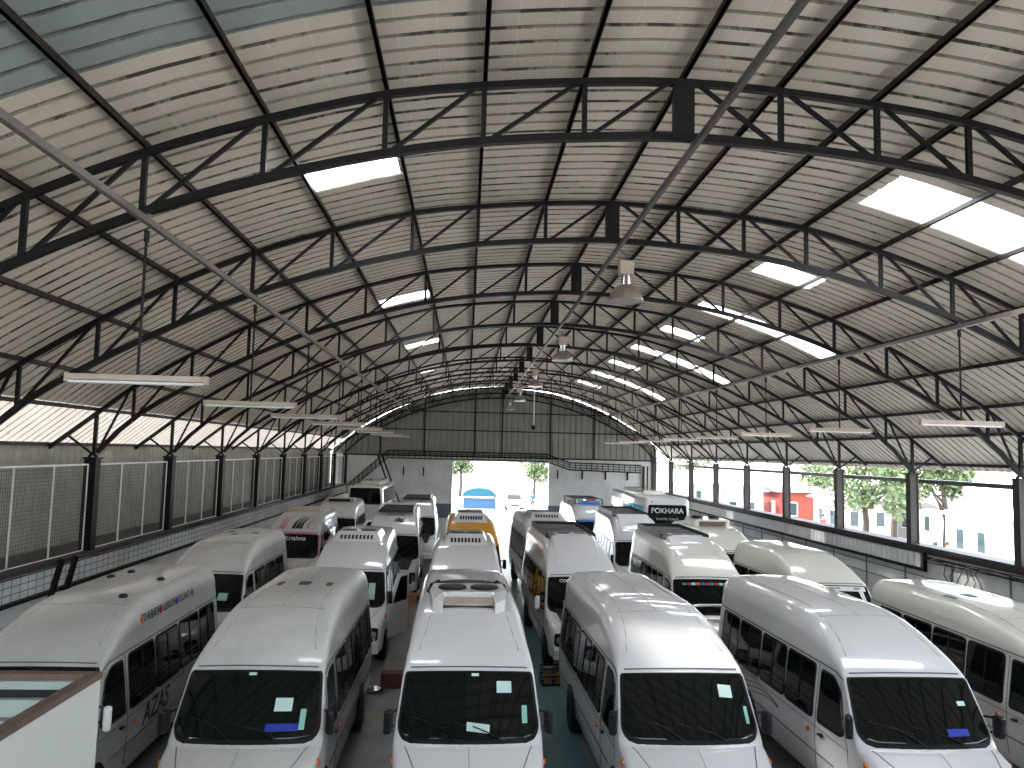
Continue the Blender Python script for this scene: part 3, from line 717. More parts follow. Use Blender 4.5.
    if wipers:
        for a, b in (((-.10, .72), (-.50, .90)), ((.48, .73), (.05, .86))):
            m = MB(); m.tube([v.Tp(a[0], a[1], .03), v.Tp((a[0] + b[0]) / 2, (a[1] + b[1]) / 2, .06), v.Tp(b[0], b[1], .045)], .009, 5)
            m.tube([v.Tp(b[0] + .26, b[1] - .055, .028), v.Tp(b[0] - .26, b[1] + .045, .028)], .008, 5); m.build('wiper', M['black'], root)
    # bonnet seams, grille vent, bumper
    m = ribbon_top(v, [(0, .16), (0, .70)], .005); m.build('bonnet_seam', M['seam_l'], root)
    for sd in (-1, 1):
        m = MB(); m.tube([v.Tp(sd * (.82 - .22 * t), .70 - .62 * t, .003) for t in [i / 8 for i in range(9)]], .007, 4); m.build('bonnet_seam', M['seam'], root)
    m = MB()
    for i in range(13): xx = -.24 + .04 * i; m.bar(v.Tp(xx, .06, .012), v.Tp(xx, .10, .012), .022, .01)
    m.build('cowl_vent', M['black'], root)
    m = MB(); ol = [(-.5, .60), (.5, .60), (.5, .80), (-.5, .80)]; m.prism([v.warp((a, -.02, b)) for a, b in round_poly(ol, .06)], [v.warp((a, .08, b)) for a, b in round_poly(ol, .06)]); m.build('grille', M['black'], root)
    m = MB(); n = 14
    ring = [(-.06, .34), (-.10, .42), (-.10, .54), (-.04, .60), (.06, .60), (.06, .34)]
    for i in range(n + 1):
        xx = -.88 + 1.76 * i / n; m.v += [tuple(v.warp((xx, a, b))) for a, b in ring]
    for i in range(n):
        for k in range(6): m.f.append((i * 6 + k, i * 6 + (k + 1) % 6, i * 6 + 6 + (k + 1) % 6, i * 6 + 6 + k)); m.m.append(0)
    m.f += [tuple(range(6)), tuple(n * 6 + 5 - k for k in range(6))]; m.m += [0, 0]
    m.build('bumper', P, root, smooth=True)
    if detail >= 2:
        # licence marker / roof seams
        m = MB()
        hwf = lambda yy: v.w(yy, v.top(yy) - lerp_tab(v.RV, yy)) - lerp_tab(v.RH, yy)
        for yy in (2.75,): m.tube([v.Tp(-hwf(yy) + 2 * hwf(yy) * i / 12, yy, .001) for i in range(13)], .005, 4)
        m.tube([v.Tp(0, yy, .001) for yy in [2.75 + (L - 3.2) * i / 8 for i in range(9)]], .006, 4)
        for sd in (-1, 1): m.tube([v.Tp(sd * (hwf(yy) - .06), yy, .002) for yy in [1.7 + (L - 2.0) * i / 12 for i in range(13)]], .007, 4)
        m.build('roof_seam', M['seam_l'], root)
    # tail glazing
    ol = round_poly([(-.70, 1.35), (.70, 1.35), (.64, 1.95), (-.64, 1.95)], .08)
    m = MB(); m.prism([Vector((a, L + .012, b)) for a, b in ol], [Vector((a, L - .05, b)) for a, b in ol]); m.build('rear_window', M['glass'], root)
    for sd in (-1, 1):
        m = MB(); m.box(sd * .86 - .05, sd * .86 + .05, L - .03, L + .02, .8, 1.25); m.build('tail_light', M['red'], root)
    root_v = (root, v)
    return root_v

# --- things fixed to vans ---------------------------------------------------
def pod(root, v, y0=3.5, y1=5.1, w=.62, h=.24, m='paint', fans=True):
    """roof air conditioner: sloped slotted face, two fan grilles"""
    z = v.top(y0 + .3) + .0; o = MB()
    b = [(-w, y0), (w, y0), (w + .02, y1), (-w - .02, y1)]; t = [(-w + .14, y0 + .42), (w - .14, y0 + .42), (w - .12, y1 - .12), (-w + .12, y1 - .12)]
    o.v = [(a, c, z - .03) for a, c in b] + [(a, c, z + h) for a, c in t]
    o.f = [(3, 2, 1, 0), (4, 5, 6, 7), (0, 1, 5, 4), (1, 2, 6, 5), (2, 3, 7, 6), (3, 0, 4, 7)]; o.m = [0] * 6
    po = o.build('roof_air_conditioner', M[m], root, bevel=.04)
    s = MB()
    for i in range(9):
        x = -w * .60 + w * 1.2 * i / 8
        q0, q1 = .30, .62
        A = Vector((x, y0 + .42 * q0, z - .03 + (h + .03) * q0)); B = Vector((x, y0 + .42 * q1, z - .03 + (h + .03) * q1)); n = Vector((0, -(h + .03), .42)).normalized() * .008
        s.bar(A + n, B + n, .02, .055)
    s.build('vent_slot', M['black'], po)
    if fans:
        for sd in (-1, 1):
            f = MB().lathe([(0, .02), (.20, .012), (.215, -.01)], c=(sd * w * .38, y0 + .78, z + h), n=22); f.build('fan_grille', M['black'], po)
    return po
def carrier(root, v, y0, y1, w=.66, deck='tarp', rim='black', h=.14, bars=4, fans=True, fair=True, m='paint'):
    z = v.top((y0 + y1) / 2) + .03
    o = MB(); o.box(-w, w, y0, y1, z - .05, z + .012); c = o.build('roof_carrier', M[deck], root)
    r_ = MB(); r_.box(-w - .035, -w, y0 + .3, y1, z - .05, z + h); r_.box(w, w + .035, y0 + .3, y1, z - .05, z + h); r_.box(-w, w, y1 - .035, y1, z - .05, z + h)
    r_.build('rim', M[rim], c)
    b = MB()
    for i in range(bars):
        yy = y0 + .9 + (y1 - y0 - 1.2) * i / max(1, bars - 1) if bars > 1 else y1 - .5
        b.box(-w, w, yy - .015, yy + .015, z + .012, z + .04)
    if bars: b.build('slat', M['seam'], c)
    if fair:
        f = MB(); yb, yf = y0, y0 - 1.25
        A = [v.Tp(-.68, yf, -.01), v.Tp(.68, yf, -.01), Vector((w, yb, z - .04)), Vector((-w, yb, z - .04))]
        B = [v.Tp(-.58, yf + .12, .03), v.Tp(.58, yf + .12, .03), Vector((w - .08, yb + .02, z + .07)), Vector((-w + .08, yb + .02, z + .07))]
        f.v = [tuple(p) for p in A + B]; f.f = [(3, 2, 1, 0), (4, 5, 6, 7), (0, 1, 5, 4), (1, 2, 6, 5), (2, 3, 7, 6), (3, 0, 4, 7)]; f.m = [0] * 6
        f.build('roof_fairing', M[m], root, bevel=.03)
    if fans:
        f = MB(); f.box(-.42, .42, y0 + .05, y0 + .62, z, z + .09)
        fo = f.build('fan_housing', M[m], root, bevel=.02)
        for sd in (-1, 1): MB().lathe([(0, .012), (.17, .006), (.18, -.01)], c=(sd * .21, y0 + .32, z + .09), n=20).build('fan_grille', M['black'], fo)
    return c
def sheet_on_screen(root, v, x, y, w, h, m='paper', rot=0., name='sticker'):
    mb = MB(); c, s_ = math.cos(rot), math.sin(rot); q = []; K = 6; y = 1.335 - (1.335 - y) * 1.17
    for b in (-h, h):
        for i in range(K + 1):
            a = -w + 2 * w * i / K; q.append(v.Tp(x + a * c - b * s_, y + a * s_ + b * c, .025))
    mb.v = [tuple(p) for p in q] + [(p.x, p.y + .002, p.z - .003) for p in q]; n = 2 * K + 2
    for i in range(K): mb.f += [(i, i + 1, K + 2 + i, K + 1 + i), (n + K + 1 + i, n + K + 2 + i, n + i + 1, n + i), (i, n + i, n + i + 1, i + 1), (K + 1 + i, K + 2 + i, n + K + 2 + i, n + K + 1 + i)]; mb.m += [0] * 4
    return mb.build(name, M[m], root)
def side_text(root, v, sd, s, y, z, size, m='teal_txt', name='lettering', tilt=0., font_sh=0):
    p = v.S(sd, y, z, .006); n = (v.S(sd, y, z + .1, .006) - p).normalized()
    xd = Vector((0, sd, 0)) ; xd = Matrix.Rotation(tilt * sd, 3, 'X') @ xd
    o = text_on(name, s, size, frame_mx(p, xd, n), M[m], root, .001, shear=font_sh, bold=.008 if size > .3 else .002); return o
def screen_text(root, v, s, x, y, size, m='silver', name='lettering'):
    p = v.Tp(x, y, .026); q = v.Tp(x, y + .1, .026); return text_on(name, s, size, frame_mx(p, (1, 0, 0), q - p), M[m], root, .001, bold=.003)
def open_door(root, v, sd, m, ang=1.0, mirror=None):
    """front door standing open, hinged at the windscreen pillar"""
    hx = v.S(sd, 1.05, 1.0); o = empty('open_door', (hx.x, hx.y, 0), sd * ang * -1); o.parent = root
    out = [(0, .45), (1.0, .45), (1.0, 1.93), (.5, 1.93), (.1, 1.25), (0, 1.22)]
    win = [(.2, 1.24), (.9, 1.24), (.9, 1.84), (.56, 1.84)]
    mb = MB(); mb.prism([Vector((sd * .03, a, b)) for a, b in round_poly(out, .05)], [Vector((-sd * .03, a, b)) for a, b in round_poly(out, .05)]); d = mb.build('door_panel', M[m], o)
    mb = MB(); mb.prism([Vector((sd * .036, a, b)) for a, b in round_poly(win, .05)], [Vector((-sd * .036, a, b)) for a, b in round_poly(win, .05)]); mb.build('door_window', M['glass'], o)
    # dark opening left behind
    pts = [(1.12, .55), (2.05, .55), (2.05, 1.92), (1.60, 1.92), (1.16, 1.28)]
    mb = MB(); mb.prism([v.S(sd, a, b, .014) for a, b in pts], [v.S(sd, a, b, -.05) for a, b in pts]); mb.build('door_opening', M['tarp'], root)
    return o
def stripped_front(root, v, frame='paint'):
    """engine bay open: bonnet off, dark bay with parts"""
    mb = top_patch(v, .10, .80, lambda t: .62 + .12 * t, .02, .05); o = mb.build('engine_bay', M['tarp'], root)
    mb = MB(); rnd = random.Random(5)
    mb.lathe([(.0, .12), (.18, .10), (.25, .02), (.25, -.05)], c=(.1, .45, 1.18), n=20); mb.box(-.5, -.25, .3, .6, 1.1, 1.25); mb.tube([(-.4, .3, 1.12), (0, .2, 1.16), (.4, .35, 1.12)], .03)
    mb.build('engine_part', M['steel_gry'], o)
    mb = MB(); mb.tube([v.warp((x_ / 10 * .82, .86 + .25 * (1 - (x_ / 10) ** 2), 1.30 + .16 * (1 - (x_ / 10) ** 2))) for x_ in range(-10, 11)], .035, 8); mb.build('raised_bonnet_edge', M[frame], root, smooth=True)

vans = {}
def lip(x, y): return x, y - 1.47
# front row ------------------------------------------------------------------
x, y = lip(-5.68, 11.15)
r, v = make_van('minibus', 'dusty white minibus with coloured diamonds on its roof edge, partly behind the stairwell parapet', 'minibus', x, y, math.radians(-1.0), 'paint_grey', mirror='white', group='white minibuses in the front row')
rt_ = side_text(r, v, 1, 'AZAS', 3.3, .92, .44, font_sh=.2)
side_text(r, v, 1, 'THE NEXT LESSON VOLANT', 3.95, 2.33, .17, name='roof_lettering', tilt=0)
for yy, mm in ((2.85, 't_or'), (3.25, 't_gr'), (3.62, 't_rd'), (4.35, 't_bl'), (5.15, 't_rd')):
    p = v.S(1, yy, 2.16, .004); mb = MB(); q = [v.S(1, yy + a, 2.33 + b, .008) for a, b in ((-.07, 0), (0, -.07), (.07, 0), (0, .07))]; q2 = [v.S(1, yy + a, 2.33 + b, -.01) for a, b in ((-.07, 0), (0, -.07), (.07, 0), (0, .07))]; mb.prism(q, q2); mb.build('diamond_decal', M[mm], r)
for xx, yy in ((.45, 3.1), (.48, 4.6), (-.45, 4.8), (-.30, 5.3)):
    mb = MB(); p = v.Tp(xx, yy); mb.lathe([(.07, -.01), (.065, .03), (.03, .05), (.0, .05)], c=p, n=12); mb.build('roof_vent', M['black'], r)
# red bag like cloth hung from the window
x, y = lip(-2.72, 11.08)
r, v = make_van('minibus', 'dusty white minibus with three small roof slots and blue cloth behind its windscreen', 'minibus', x, y, math.radians(-.2), 'paint_dust', group='white minibuses in the front row')
sheet_on_screen(r, v, .44, 1.09, .11, .055); sheet_on_screen(r, v, .70, .985, .035, .085, 'sticker'); sheet_on_screen(r, v, -.03, 1.31, .05, .012, 'paper')
sheet_on_screen(r, v, .46, .93, .20, .030, 'blue_cloth', name='blue_cloth')
for xx, w_ in ((-.42, .06), (0, .11), (.42, .06)):
    mb = MB(); ol = round_poly([(xx - w_ * .8, 4.3), (xx + w_ * .8, 4.3), (xx + w_, 4.62), (xx - w_, 4.62)], .04); mb.prism([v.Tp(a, b, .006) for a, b in ol], [v.Tp(a, b, -.02) for a, b in ol]); mb.build('roof_vent', M['black'], r)

x, y = lip(.15, 11.12)
r, v = make_van('minibus', 'white front row minibus with an uncovered twin fan air conditioner on its roof', 'minibus', x, y, math.radians(-.9), 'paint', group='white minibuses in the front row')
sheet_on_screen(r, v, .47, 1.22, .10, .05); sheet_on_screen(r, v, .12, .93, .15, .035, rot=-.08); sheet_on_screen(r, v, .74, 1.02, .035, .075, 'sticker'); sheet_on_screen(r, v, .08, 1.31, .05, .012)
o = empty('roof_air_conditioner', (0, 0, 0)); o.parent = r
zc = 2.63
mb = MB()
ol = [(-.62, 3.15), (-.56, 2.72), (-.40, 2.60), (-.38, 3.0), (.38, 3.0), (.40, 2.60), (.56, 2.72), (.62, 3.15), (.58, 3.75), (-.58, 3.75)]
mb.prism([Vector((a, b, zc + .17 - max(0, 3.1 - b) * .22)) for a, b in ol], [Vector((a, b, v.top(b) - .02)) for a, b in ol]); mb.build('cowl', M['paint'], o, bevel=.02)
for sd in (-1, 1):
    MB().lathe([(0, .03), (.22, .022), (.235, -.01)], c=(sd * .26, 3.35, zc + .17), n=24).build('fan_grille', M['black'], o)
    mb = MB(); mb.box(sd * .53 - .12, sd * .53 + .12, 3.8, 4.15, zc - .03, zc + .1); mb.tube([(sd * .62, 3.85, zc + .1), (sd * .5, 4.0, zc + .16), (sd * .42, 4.2, zc + .05)], .03); mb.build('hose', M['rubber'], o, bevel=.02)
mb = MB(); mb.box(-.30, .30, 3.78, 4.4, zc - .03, zc + .12); mb.box(-.22, .22, 3.85, 4.3, zc + .12, zc + .14); mb.build('condenser_core', M['tarp'], o)
mb = MB(); mb.tube([(-.66, 3.85, zc + .02), (-.6, 4.35, zc + .05), (-.35, 4.5, zc + .06), (.35, 4.5, zc + .06), (.6, 4.35, zc + .05), (.66, 3.85, zc + .02)], .035); mb.build('rear_hoop', M['steel_gry'], o)
mb = MB(); mb.box(-.38, .38, 2.98, 3.02, zc - .08, zc + .08); mb.build('duct_face', M['tube'], o)
mb = MB(); mb.box(-.39, .39, 2.80, 2.975, zc - .10, zc - .035); mb.build('duct_opening', M['black'], o)

x, y = lip(3.12, 11.12)
r, v = make_van('minibus', 'white minibus with bright roof reflections and a square paper sheet high on its windscreen', 'minibus', x, y, math.radians(-1.4), 'paint', group='white minibuses in the front row')
sheet_on_screen(r, v, .55, 1.20, .095, .055, rot=-.05); sheet_on_screen(r, v, .80, 1.02, .025, .075, 'sticker')
side_text(r, v, -1, 'TRAVELLER', 5.2, 1.12, .13, 'seam'); 
x, y = lip(6.27, 11.0)
r, v = make_van('minibus', 'white minibus with dark curtain behind its windscreen and lettering below the side windows', 'minibus', x, y, math.radians(-.6), 'paint', group='white minibuses in the front row')
side_text(r, v, -1, 'TRAVELLER', 4.75, 1.16, .17, 'seam'); sheet_on_screen(r, v, .62, 1.14, .06, .02, 'paper'); sheet_on_screen(r, v, .40, .93, .16, .03, 'blue_cloth', name='blue_cloth')
mb = MB()
for q in range(3):
    mb.tube([v.S(-1, 3.5 + 1.5 * t, .95 - q * .05 + .10 * math.sin(t * 3.1 + q * .4), .004) for t in [i / 14 for i in range(15)]], .008, 4)
mb.build('stripe_decal', M['seam'], r)
x, y = lip(9.62, 11.65)
r, v = make_van('minibus', 'cream white minibus cut by the right edge, three dark vents on its sunlit roof', 'minibus', x, y, math.radians(1.6), 'paint_cream', group='white minibuses in the front row', L=6.8, H=2.46)
for xx, yy, w_ in ((-.5, 4.25, .07), (-.05, 4.35, .13), (.5, 4.5, .1)):
    mb = MB(); ol = round_poly([(xx - w_ * .8, yy), (xx + w_ * .8, yy), (xx + w_, yy + .36), (xx - w_, yy + .36)], .04); mb.prism([v.Tp(a, b, .006) for a, b in ol], [v.Tp(a, b, -.02) for a, b in ol]); mb.build('roof_vent', M['black'], r)

# second row -----------------------------------------------------------------
G2 = 'vans in the second row'
x, y = lip(-6.0, 19.1)
r, v = make_van('minibus', 'white minibus with thin black roof vents, in front of the pink trimmed van', 'minibus', x, y, math.radians(-.5), 'paint_dust', group=G2, detail=2, L=6.0)
for xx, yy in ((-.1, 3.9), (.35, 4.3), (-.4, 4.7)):
    mb = MB(); ol = [(xx - .09, yy), (xx + .09, yy), (xx + .09, yy + .22), (xx - .09, yy + .22)]; mb.prism([v.Tp(a, b, .006) for a, b in ol], [v.Tp(a, b, -.02) for a, b in ol]); mb.build('roof_vent', M['black'], r)
sheet_on_screen(r, v, .52, 1.02, .10, .06, 'sticker')
x, y = lip(-2.76, 19.8)
r, v = make_van('minibus', 'white van with slotted roof air conditioner and its front door standing open', 'minibus', x, y, math.radians(-1.5), 'paint', group=G2, detail=1)
pod(r, v, 2.7, 4.4, .66, .22); open_door(r, v, 1, 'paint', .45); sheet_on_screen(r, v, .6, 1.05, .08, .14, 'green_cloth', name='hanging_cloth')
x, y = lip(.05, 19.3)
r, v = make_van('minibus', 'white minibus with slotted roof unit directly in front of the yellow van', 'minibus', x, y, math.radians(0), 'paint', group=G2, detail=1, L=5.9)
pod(r, v, 2.75, 4.5, .60, .24)
x, y = lip(3.0, 19.5)
r, v = make_van('minibus', 'white van with sunken brown roof rack, white mirrors and lettering on its open windscreen', 'minibus', x, y, math.radians(-1.8), 'paint', group=G2, detail=1, mirror='white', windows='slots', L=6.9, H=2.75)
carrier(r, v, 3.0, 6.8, .64, 'deck', 'black', .10, 5); screen_text(r, v, 'CORPUS', -.38, 1.26, .12); stripped_front(r, v)
sheet_on_screen(r, v, -.3, .93, .25, .07, 'green_cloth', name='cloth')
x, y = lip(6.02, 19.4)
r, v = make_van('minibus', 'cream van with black edged roof rack and coloured flags inside its windscreen', 'minibus', x, y, math.radians(1.0), 'paint_cream', group=G2, detail=1, windows='slots', L=6.9, H=2.75)
carrier(r, v, 3.3, 6.8, .64, 'deck', 'black', .10, 4)
for i in range(12):
    sheet_on_screen(r, v, -.62 + i * .113, 1.265, .048, .022, ['t_gr', 't_rd', 'sticker', 't_or', 't_bl', 't_rd'][i % 6], name='flag')
mb = MB(); mb.tube([v.warp((x_ / 10 * .80, .55 + .2 * (1 - (x_ / 10) ** 2), 1.40 + .10 * (1 - (x_ / 10) ** 4))) for x_ in range(-10, 11)], .03, 8); mb.tube([v.warp((x_ / 10 * .78, .5, 1.22)) for x_ in range(-10, 11)], .03, 8); mb.build('front_frame', M['paint'], r, smooth=True)
x, y = lip(8.92, 18.75)
r, v = make_van('minibus', 'cream topped van near the right wall with a white printed strip across its windscreen', 'minibus', x, y, math.radians(-1.6), 'paint_cream', group=G2, detail=1, L=5.6)
for i, s_ in enumerate(('CHARTER', 'SERVICE', 'TOURIST')): screen_text(r, v, s_, -.5 + i * .5, 1.285, .075, 'seam')
top_patch(v, 1.245, 1.325, lambda t: .80, .022, .003).build('header_strip', M['white'], r)
mb = MB(); ol = [(.66, .90), (.75, .90), (.72, 1.24), (.60, 1.24)]; mb.prism([v.Tp(a, b, .026) for a, b in ol], [v.Tp(a, b, .022) for a, b in ol]); mb.build('sticker', M['white'], r)

# third row ------------------------------------------------------------------
G3 = 'vans in the third row'
x, y = lip(-5.9, 28.0)
r, v = make_van('minibus', 'white van with pink windscreen surround and flame pattern on its roof front', 'minibus', x, y, math.radians(-1), 'paint_dust', group=G3, detail=1, pillars='pink', windows='slots', L=6.0)
screen_text(r, v, 'Krishna', .1, 1.22, .24)
for k_, (xx, mm) in enumerate(((-.5, 'pink'), (-.38, 'pink'), (-.05, 'black'), (.08, 'black'), (.2, 'black'), (.42, 'tube'))):
    mb = MB(); n_ = 8; up_ = []; dn = []
    for t_ in range(n_ + 1):
        t = t_ / n_; wd = .06 * (1 - t) + .003; cx_ = xx + .24 * t * t; yy = 1.60 + .95 * t
        up_ += [v.Tp(cx_ - wd, yy, .012), v.Tp(cx_ + wd, yy, .012)]
    mb.v = [tuple(p) for p in up_] + [(p.x, p.y, p.z - .008) for p in up_]; K = len(up_)
    for t_ in range(n_): a = 2 * t_; mb.f += [(a, a + 1, a + 3, a + 2), (K + a + 2, K + a + 3, K + a + 1, K + a), (a, a + 2, K + a + 2, K + a), (a + 1, K + a + 1, K + a + 3, a + 3)]; mb.m += [0] * 4
    mb.build('flame_decal', M[mm], r)
mb = MB(); mb.box(-.62, .60, 3.3, 3.6, 2.60, 2.82); mb.box(-.62, .5, 3.6, 4.6, 2.6, 2.68); mb.build('roof_box', M['tube'], r, bevel=.03)
open_door(r, v, 1, 'pink', .5)
x, y = lip(-5.55, 34.6)
r, v = make_van('minibus', 'white van with a framed dark roof hatch behind the pink trimmed van', 'minibus', x, y, math.radians(-2), 'paint', group='vans in the fourth row', detail=0, windows='slots', L=6.0, mirror=None)
mb = MB(); mb.box(-.62, .62, 2.9, 3.9, 2.58, 2.76); ho = mb.build('roof_hatch', M['tube'], r, bevel=.03); mb = MB(); mb.box(-.48, .48, 2.86, 3.0, 2.62, 2.74); mb.build('hatch_opening', M['black'], ho); open_door(r, v, 1, 'paint', .8)
x, y = lip(-2.45, 28.1)
r, v = make_van('minibus', 'stripped white van with black roof hatch and dark eagle emblem above the windscreen', 'minibus', x, y, math.radians(-1.5), 'paint', group=G3, detail=1, windows='slots', H=2.75, mirror=None)
carrier(r, v, 2.6, 5.6, .62, 'tarp', 'white', .10, 0, fans=False, fair=False); stripped_front(r, v)
mb = MB()
eg = [(-.0, 2.05), (.10, 2.00), (.22, 2.10), (.12, 2.16), (.24, 2.28), (.06, 2.22), (.0, 2.34), (-.06, 2.22), (-.16, 2.26), (-.10, 2.14), (-.2, 2.08), (-.08, 2.06)]
mb.prism([v.Tp(a + .15, b, .012) for a, b in eg], [v.Tp(a + .15, b, -.01) for a, b in eg]); mb.build('emblem', M['black'], r)
mb = MB(); ol = [(-.3, 2.5), (.35, 2.5), (.35, 2.56), (-.3, 2.56)]; mb.prism([v.Tp(a, b, .012) for a, b in ol], [v.Tp(a, b, -.01) for a, b in ol]); mb.build('roof_slot', M['black'], r)
mb = MB()
for i in range(8): sd_ = -.7 + .2 * i; mb.box(sd_ - .03, sd_ + .06, -.03, .02, .5 + (i % 3) * .08, .9)
mb.build('radiator', M['tarp'], r)
x, y = lip(.28, 25.7)
r, v = make_van('minibus', 'yellow orange van with a white slotted air conditioner on its roof', 'minibus', x, y, math.radians(-1.0), 'paint_yellow', group=G3, detail=1, H=2.65)
pod(r, v, 2.75, 4.7, .58, .28)
x, y = lip(3.2, 27.8)
r, v = make_van('minibus', 'white van with slotted roof air conditioner beside the lit aisle, right of the far doorway', 'minibus', x, y, math.radians(-3.0), 'paint', group=G3, detail=1, windows='slots', L=6.9)
pod(r, v, 2.7, 4.5, .66, .24)
x, y = lip(6.12, 27.4)
r, v = make_van('minibus', 'white van with a long brown roof rack in front of the white bus', 'minibus', x, y, math.radians(1.2), 'paint', group=G3, detail=1, windows='slots', L=6.9, H=2.75)
carrier(r, v, 3.0, 6.8, .64, 'deck', 'black', .10, 5, fans=False, fair=True)
# fourth row ------------------------------------------------------------------
G4 = 'vans in the fourth row'
x, y = lip(-2.2, 35.9)
r, v = make_van('minibus', 'white van with black roof hatch farthest left of the doorway aisle', 'minibus', x, y, math.radians(-1.0), 'paint', group=G4, detail=0, windows='slots', H=2.75, mirror=None)
carrier(r, v, 2.6, 5.6, .62, 'tarp', 'white', .10, 0, fans=False, fair=False); stripped_front(r, v)
x, y = lip(6.05, 36.3)
r, v = make_van('ambulance', 'white van with bright blue rack and black rails on its roof near the far wall', 'van', x, y, math.radians(-2), 'paint', group=G4, detail=0, windows='slots', L=6.4)
mb = MB(); mb.box(-.5, .55, 2.9, 3.5, 2.6, 2.76); mb.build('roof_light_bar', M['blue_paint'], r, bevel=.03)
mb = MB(); mb.box(.1, .6, 4.2, 4.8, 2.6, 2.8); mb.build('roof_light', M['red'], r, bevel=.03)
mb = MB()
for sd in (-1, 1): mb.tube([(sd * .66, 2.8, 2.62), (sd * .66, 2.95, 2.85), (sd * .66, 6.0, 2.85), (sd * .66, 6.1, 2.6)], .025)
for yy in (3.8, 4.8, 5.8): mb.tube([(-.66, yy, 2.85), (.66, yy, 2.85)], .025)
mb.build('roof_rail', M['black'], r)
top_patch(v, 1.27, 1.33, lambda t: .78, .022, .003).build('blue_header', M['blue_paint'], r)
# reversed van with roof unit near the right wall ---------------------------------
x, y = lip(8.5, 24.9)
r, v = make_van('minibus', 'white van near the right wall with a boxy brown vented unit on its roof', 'minibus', x, y, math.radians(.6), 'paint_cream', group=G3, detail=1, L=6.0)
mb = MB(); mb.box(-.62, .62, 3.4, 4.7, 2.58, 2.86); ho = mb.build('roof_air_conditioner', M['paint_cream'], r, bevel=.05)
mb = MB(); mb.box(-.46, .46, 3.37, 3.43, 2.64, 2.80); mb.build('vent_opening', M['brown'], ho)
for sd in (-1, 1): MB().lathe([(0, .08), (.2, .07), (.21, -.02)], c=(sd * .3, 4.2, 2.87), n=20).build('fan_grille', M['black'], ho)
mb = MB(); mb.bar(v.S(-1, 1.75, 2.10, .01), v.S(-1, 1.85, 2.0, .01), .08, .04); mb.build('marker_lamp', M['red'], r)

# buses ---------------------------------------------------------------------------
def make_bus(label, x, y, hd, L=9.5, W=1.15, H=3.05, rear_text=None, m='paint', grp=None):
    r = empty('bus', (x, y, 0), -hd); tag(r, label, 'bus', grp)
    sec = round_poly([(-W, .35), (W, .35), (W * .985, 1.6), (W * .90, H), (-W * .90, H), (-W * .985, 1.6)], .22, 5)
    mb = MB(); st = [(0, .90), (.03, .96), (.12, 1.0), (L - .12, 1.0), (L - .03, .97), (L, .92)]; n = len(sec)
    for yy, k in st: mb.v += [(a * k, yy, (b - 1.6) * k + 1.6) for a, b in sec]
    for i in range(len(st) - 1):
        for k in range(n): mb.f.append((i * n + k, i * n + (k + 1) % n, (i + 1) * n + (k + 1) % n, (i + 1) * n + k)); mb.m.append(0)
    mb.f += [tuple(range(n - 1, -1, -1)), tuple((len(st) - 1) * n + k for k in range(n))]; mb.m += [0, 0]
    mb.build('body', M[m], r, smooth=True)
    g = round_poly([(-W * .84, 1.75), (W * .84, 1.75), (W * .78, 2.72), (-W * .78, 2.72)], .1)
    mb = MB(); mb.prism([Vector((a, -.012, b)) for a, b in g], [Vector((a, .05, b)) for a, b in g]); w = mb.build('rear_window' if rear_text else 'windscreen', M['glass'], r)
    for sd in (-1, 1):
        k = 0; yy = .5
        while yy + 1.1 < L:
            q = round_poly([(yy, 1.75), (yy + 1.12, 1.75), (yy + 1.12, 2.62), (yy, 2.62)], .05)
            fx = lambda z: W * (.985 - (z - 1.6) / (H - 1.6) * .085)
            mb = MB(); mb.prism([Vector((sd * (fx(b) + .008), a, b)) for a, b in q], [Vector((sd * (fx(b) - .05), a, b)) for a, b in q]); mb.build('side_window', M['glass'], r); yy += 1.2
        for yy in (1.8, L - 2.2):
            o = empty('wheel', (sd * (W - .14), yy, .45)); o.parent = r
            MB().lathe([(.25, -.12), (.42, -.12), (.45, -.09), (.45, .09), (.42, .12), (.25, .12)], axis='x', n=24).build('tyre', M['rubber'], o, smooth=True)
            MB().lathe([(0, sd * .05), (.24, sd * .1), (.26, -sd * .1)], axis='x', n=18).build('rim', M['white'], o, smooth=True)
        mb = MB(); mb.box(sd * W * .8 - .06, sd * W * .8 + .06, -.03, .03, 1.2, 1.5); mb.build('tail_light' if rear_text else 'headlight', M['red'] if rear_text else M['lens'], r)
        mb = MB(); mb.box(sd * .72 - .05, sd * .72 + .05, -.0, .05, 2.84, 2.9); mb.build('marker_lamp', M['black'], r)
    if rear_text:
        text_on('lettering', rear_text, .33, frame_mx((0, -.016, 2.44), (1, 0, 0), (0, 0, 1)), M['silver'], r, .001, bold=.006)
        text_on('lettering', 'tourist coach', .2, frame_mx((0, -.016, 2.08), (1, 0, 0), (0, 0, 1)), M['seam_l'], r, .001)
    mb = MB(); q = [(-.6, L * .30), (.6, L * .30), (.75, L * .5), (.7, L * .8), (-.7, L * .8), (-.75, L * .5)]
    mb.prism([Vector((a * .85, b, H + .2)) for a, b in q], [Vector((a, b, H - .02)) for a, b in q]); mb.build('roof_air_conditioner', M['paint_cream'], r, bevel=.05)
    return r
make_bus('white bus seen from behind with lettering on its black rear window', 9.52, 36.7, math.radians(.8), rear_text='POKHARA', grp='buses at the far end')
r = make_bus('cream bus with boxy roof unit in the far left corner', -5.9, 47.0, math.radians(0), 8.5, 1.1, 2.85, None, 'paint_cream', grp='buses at the far end')

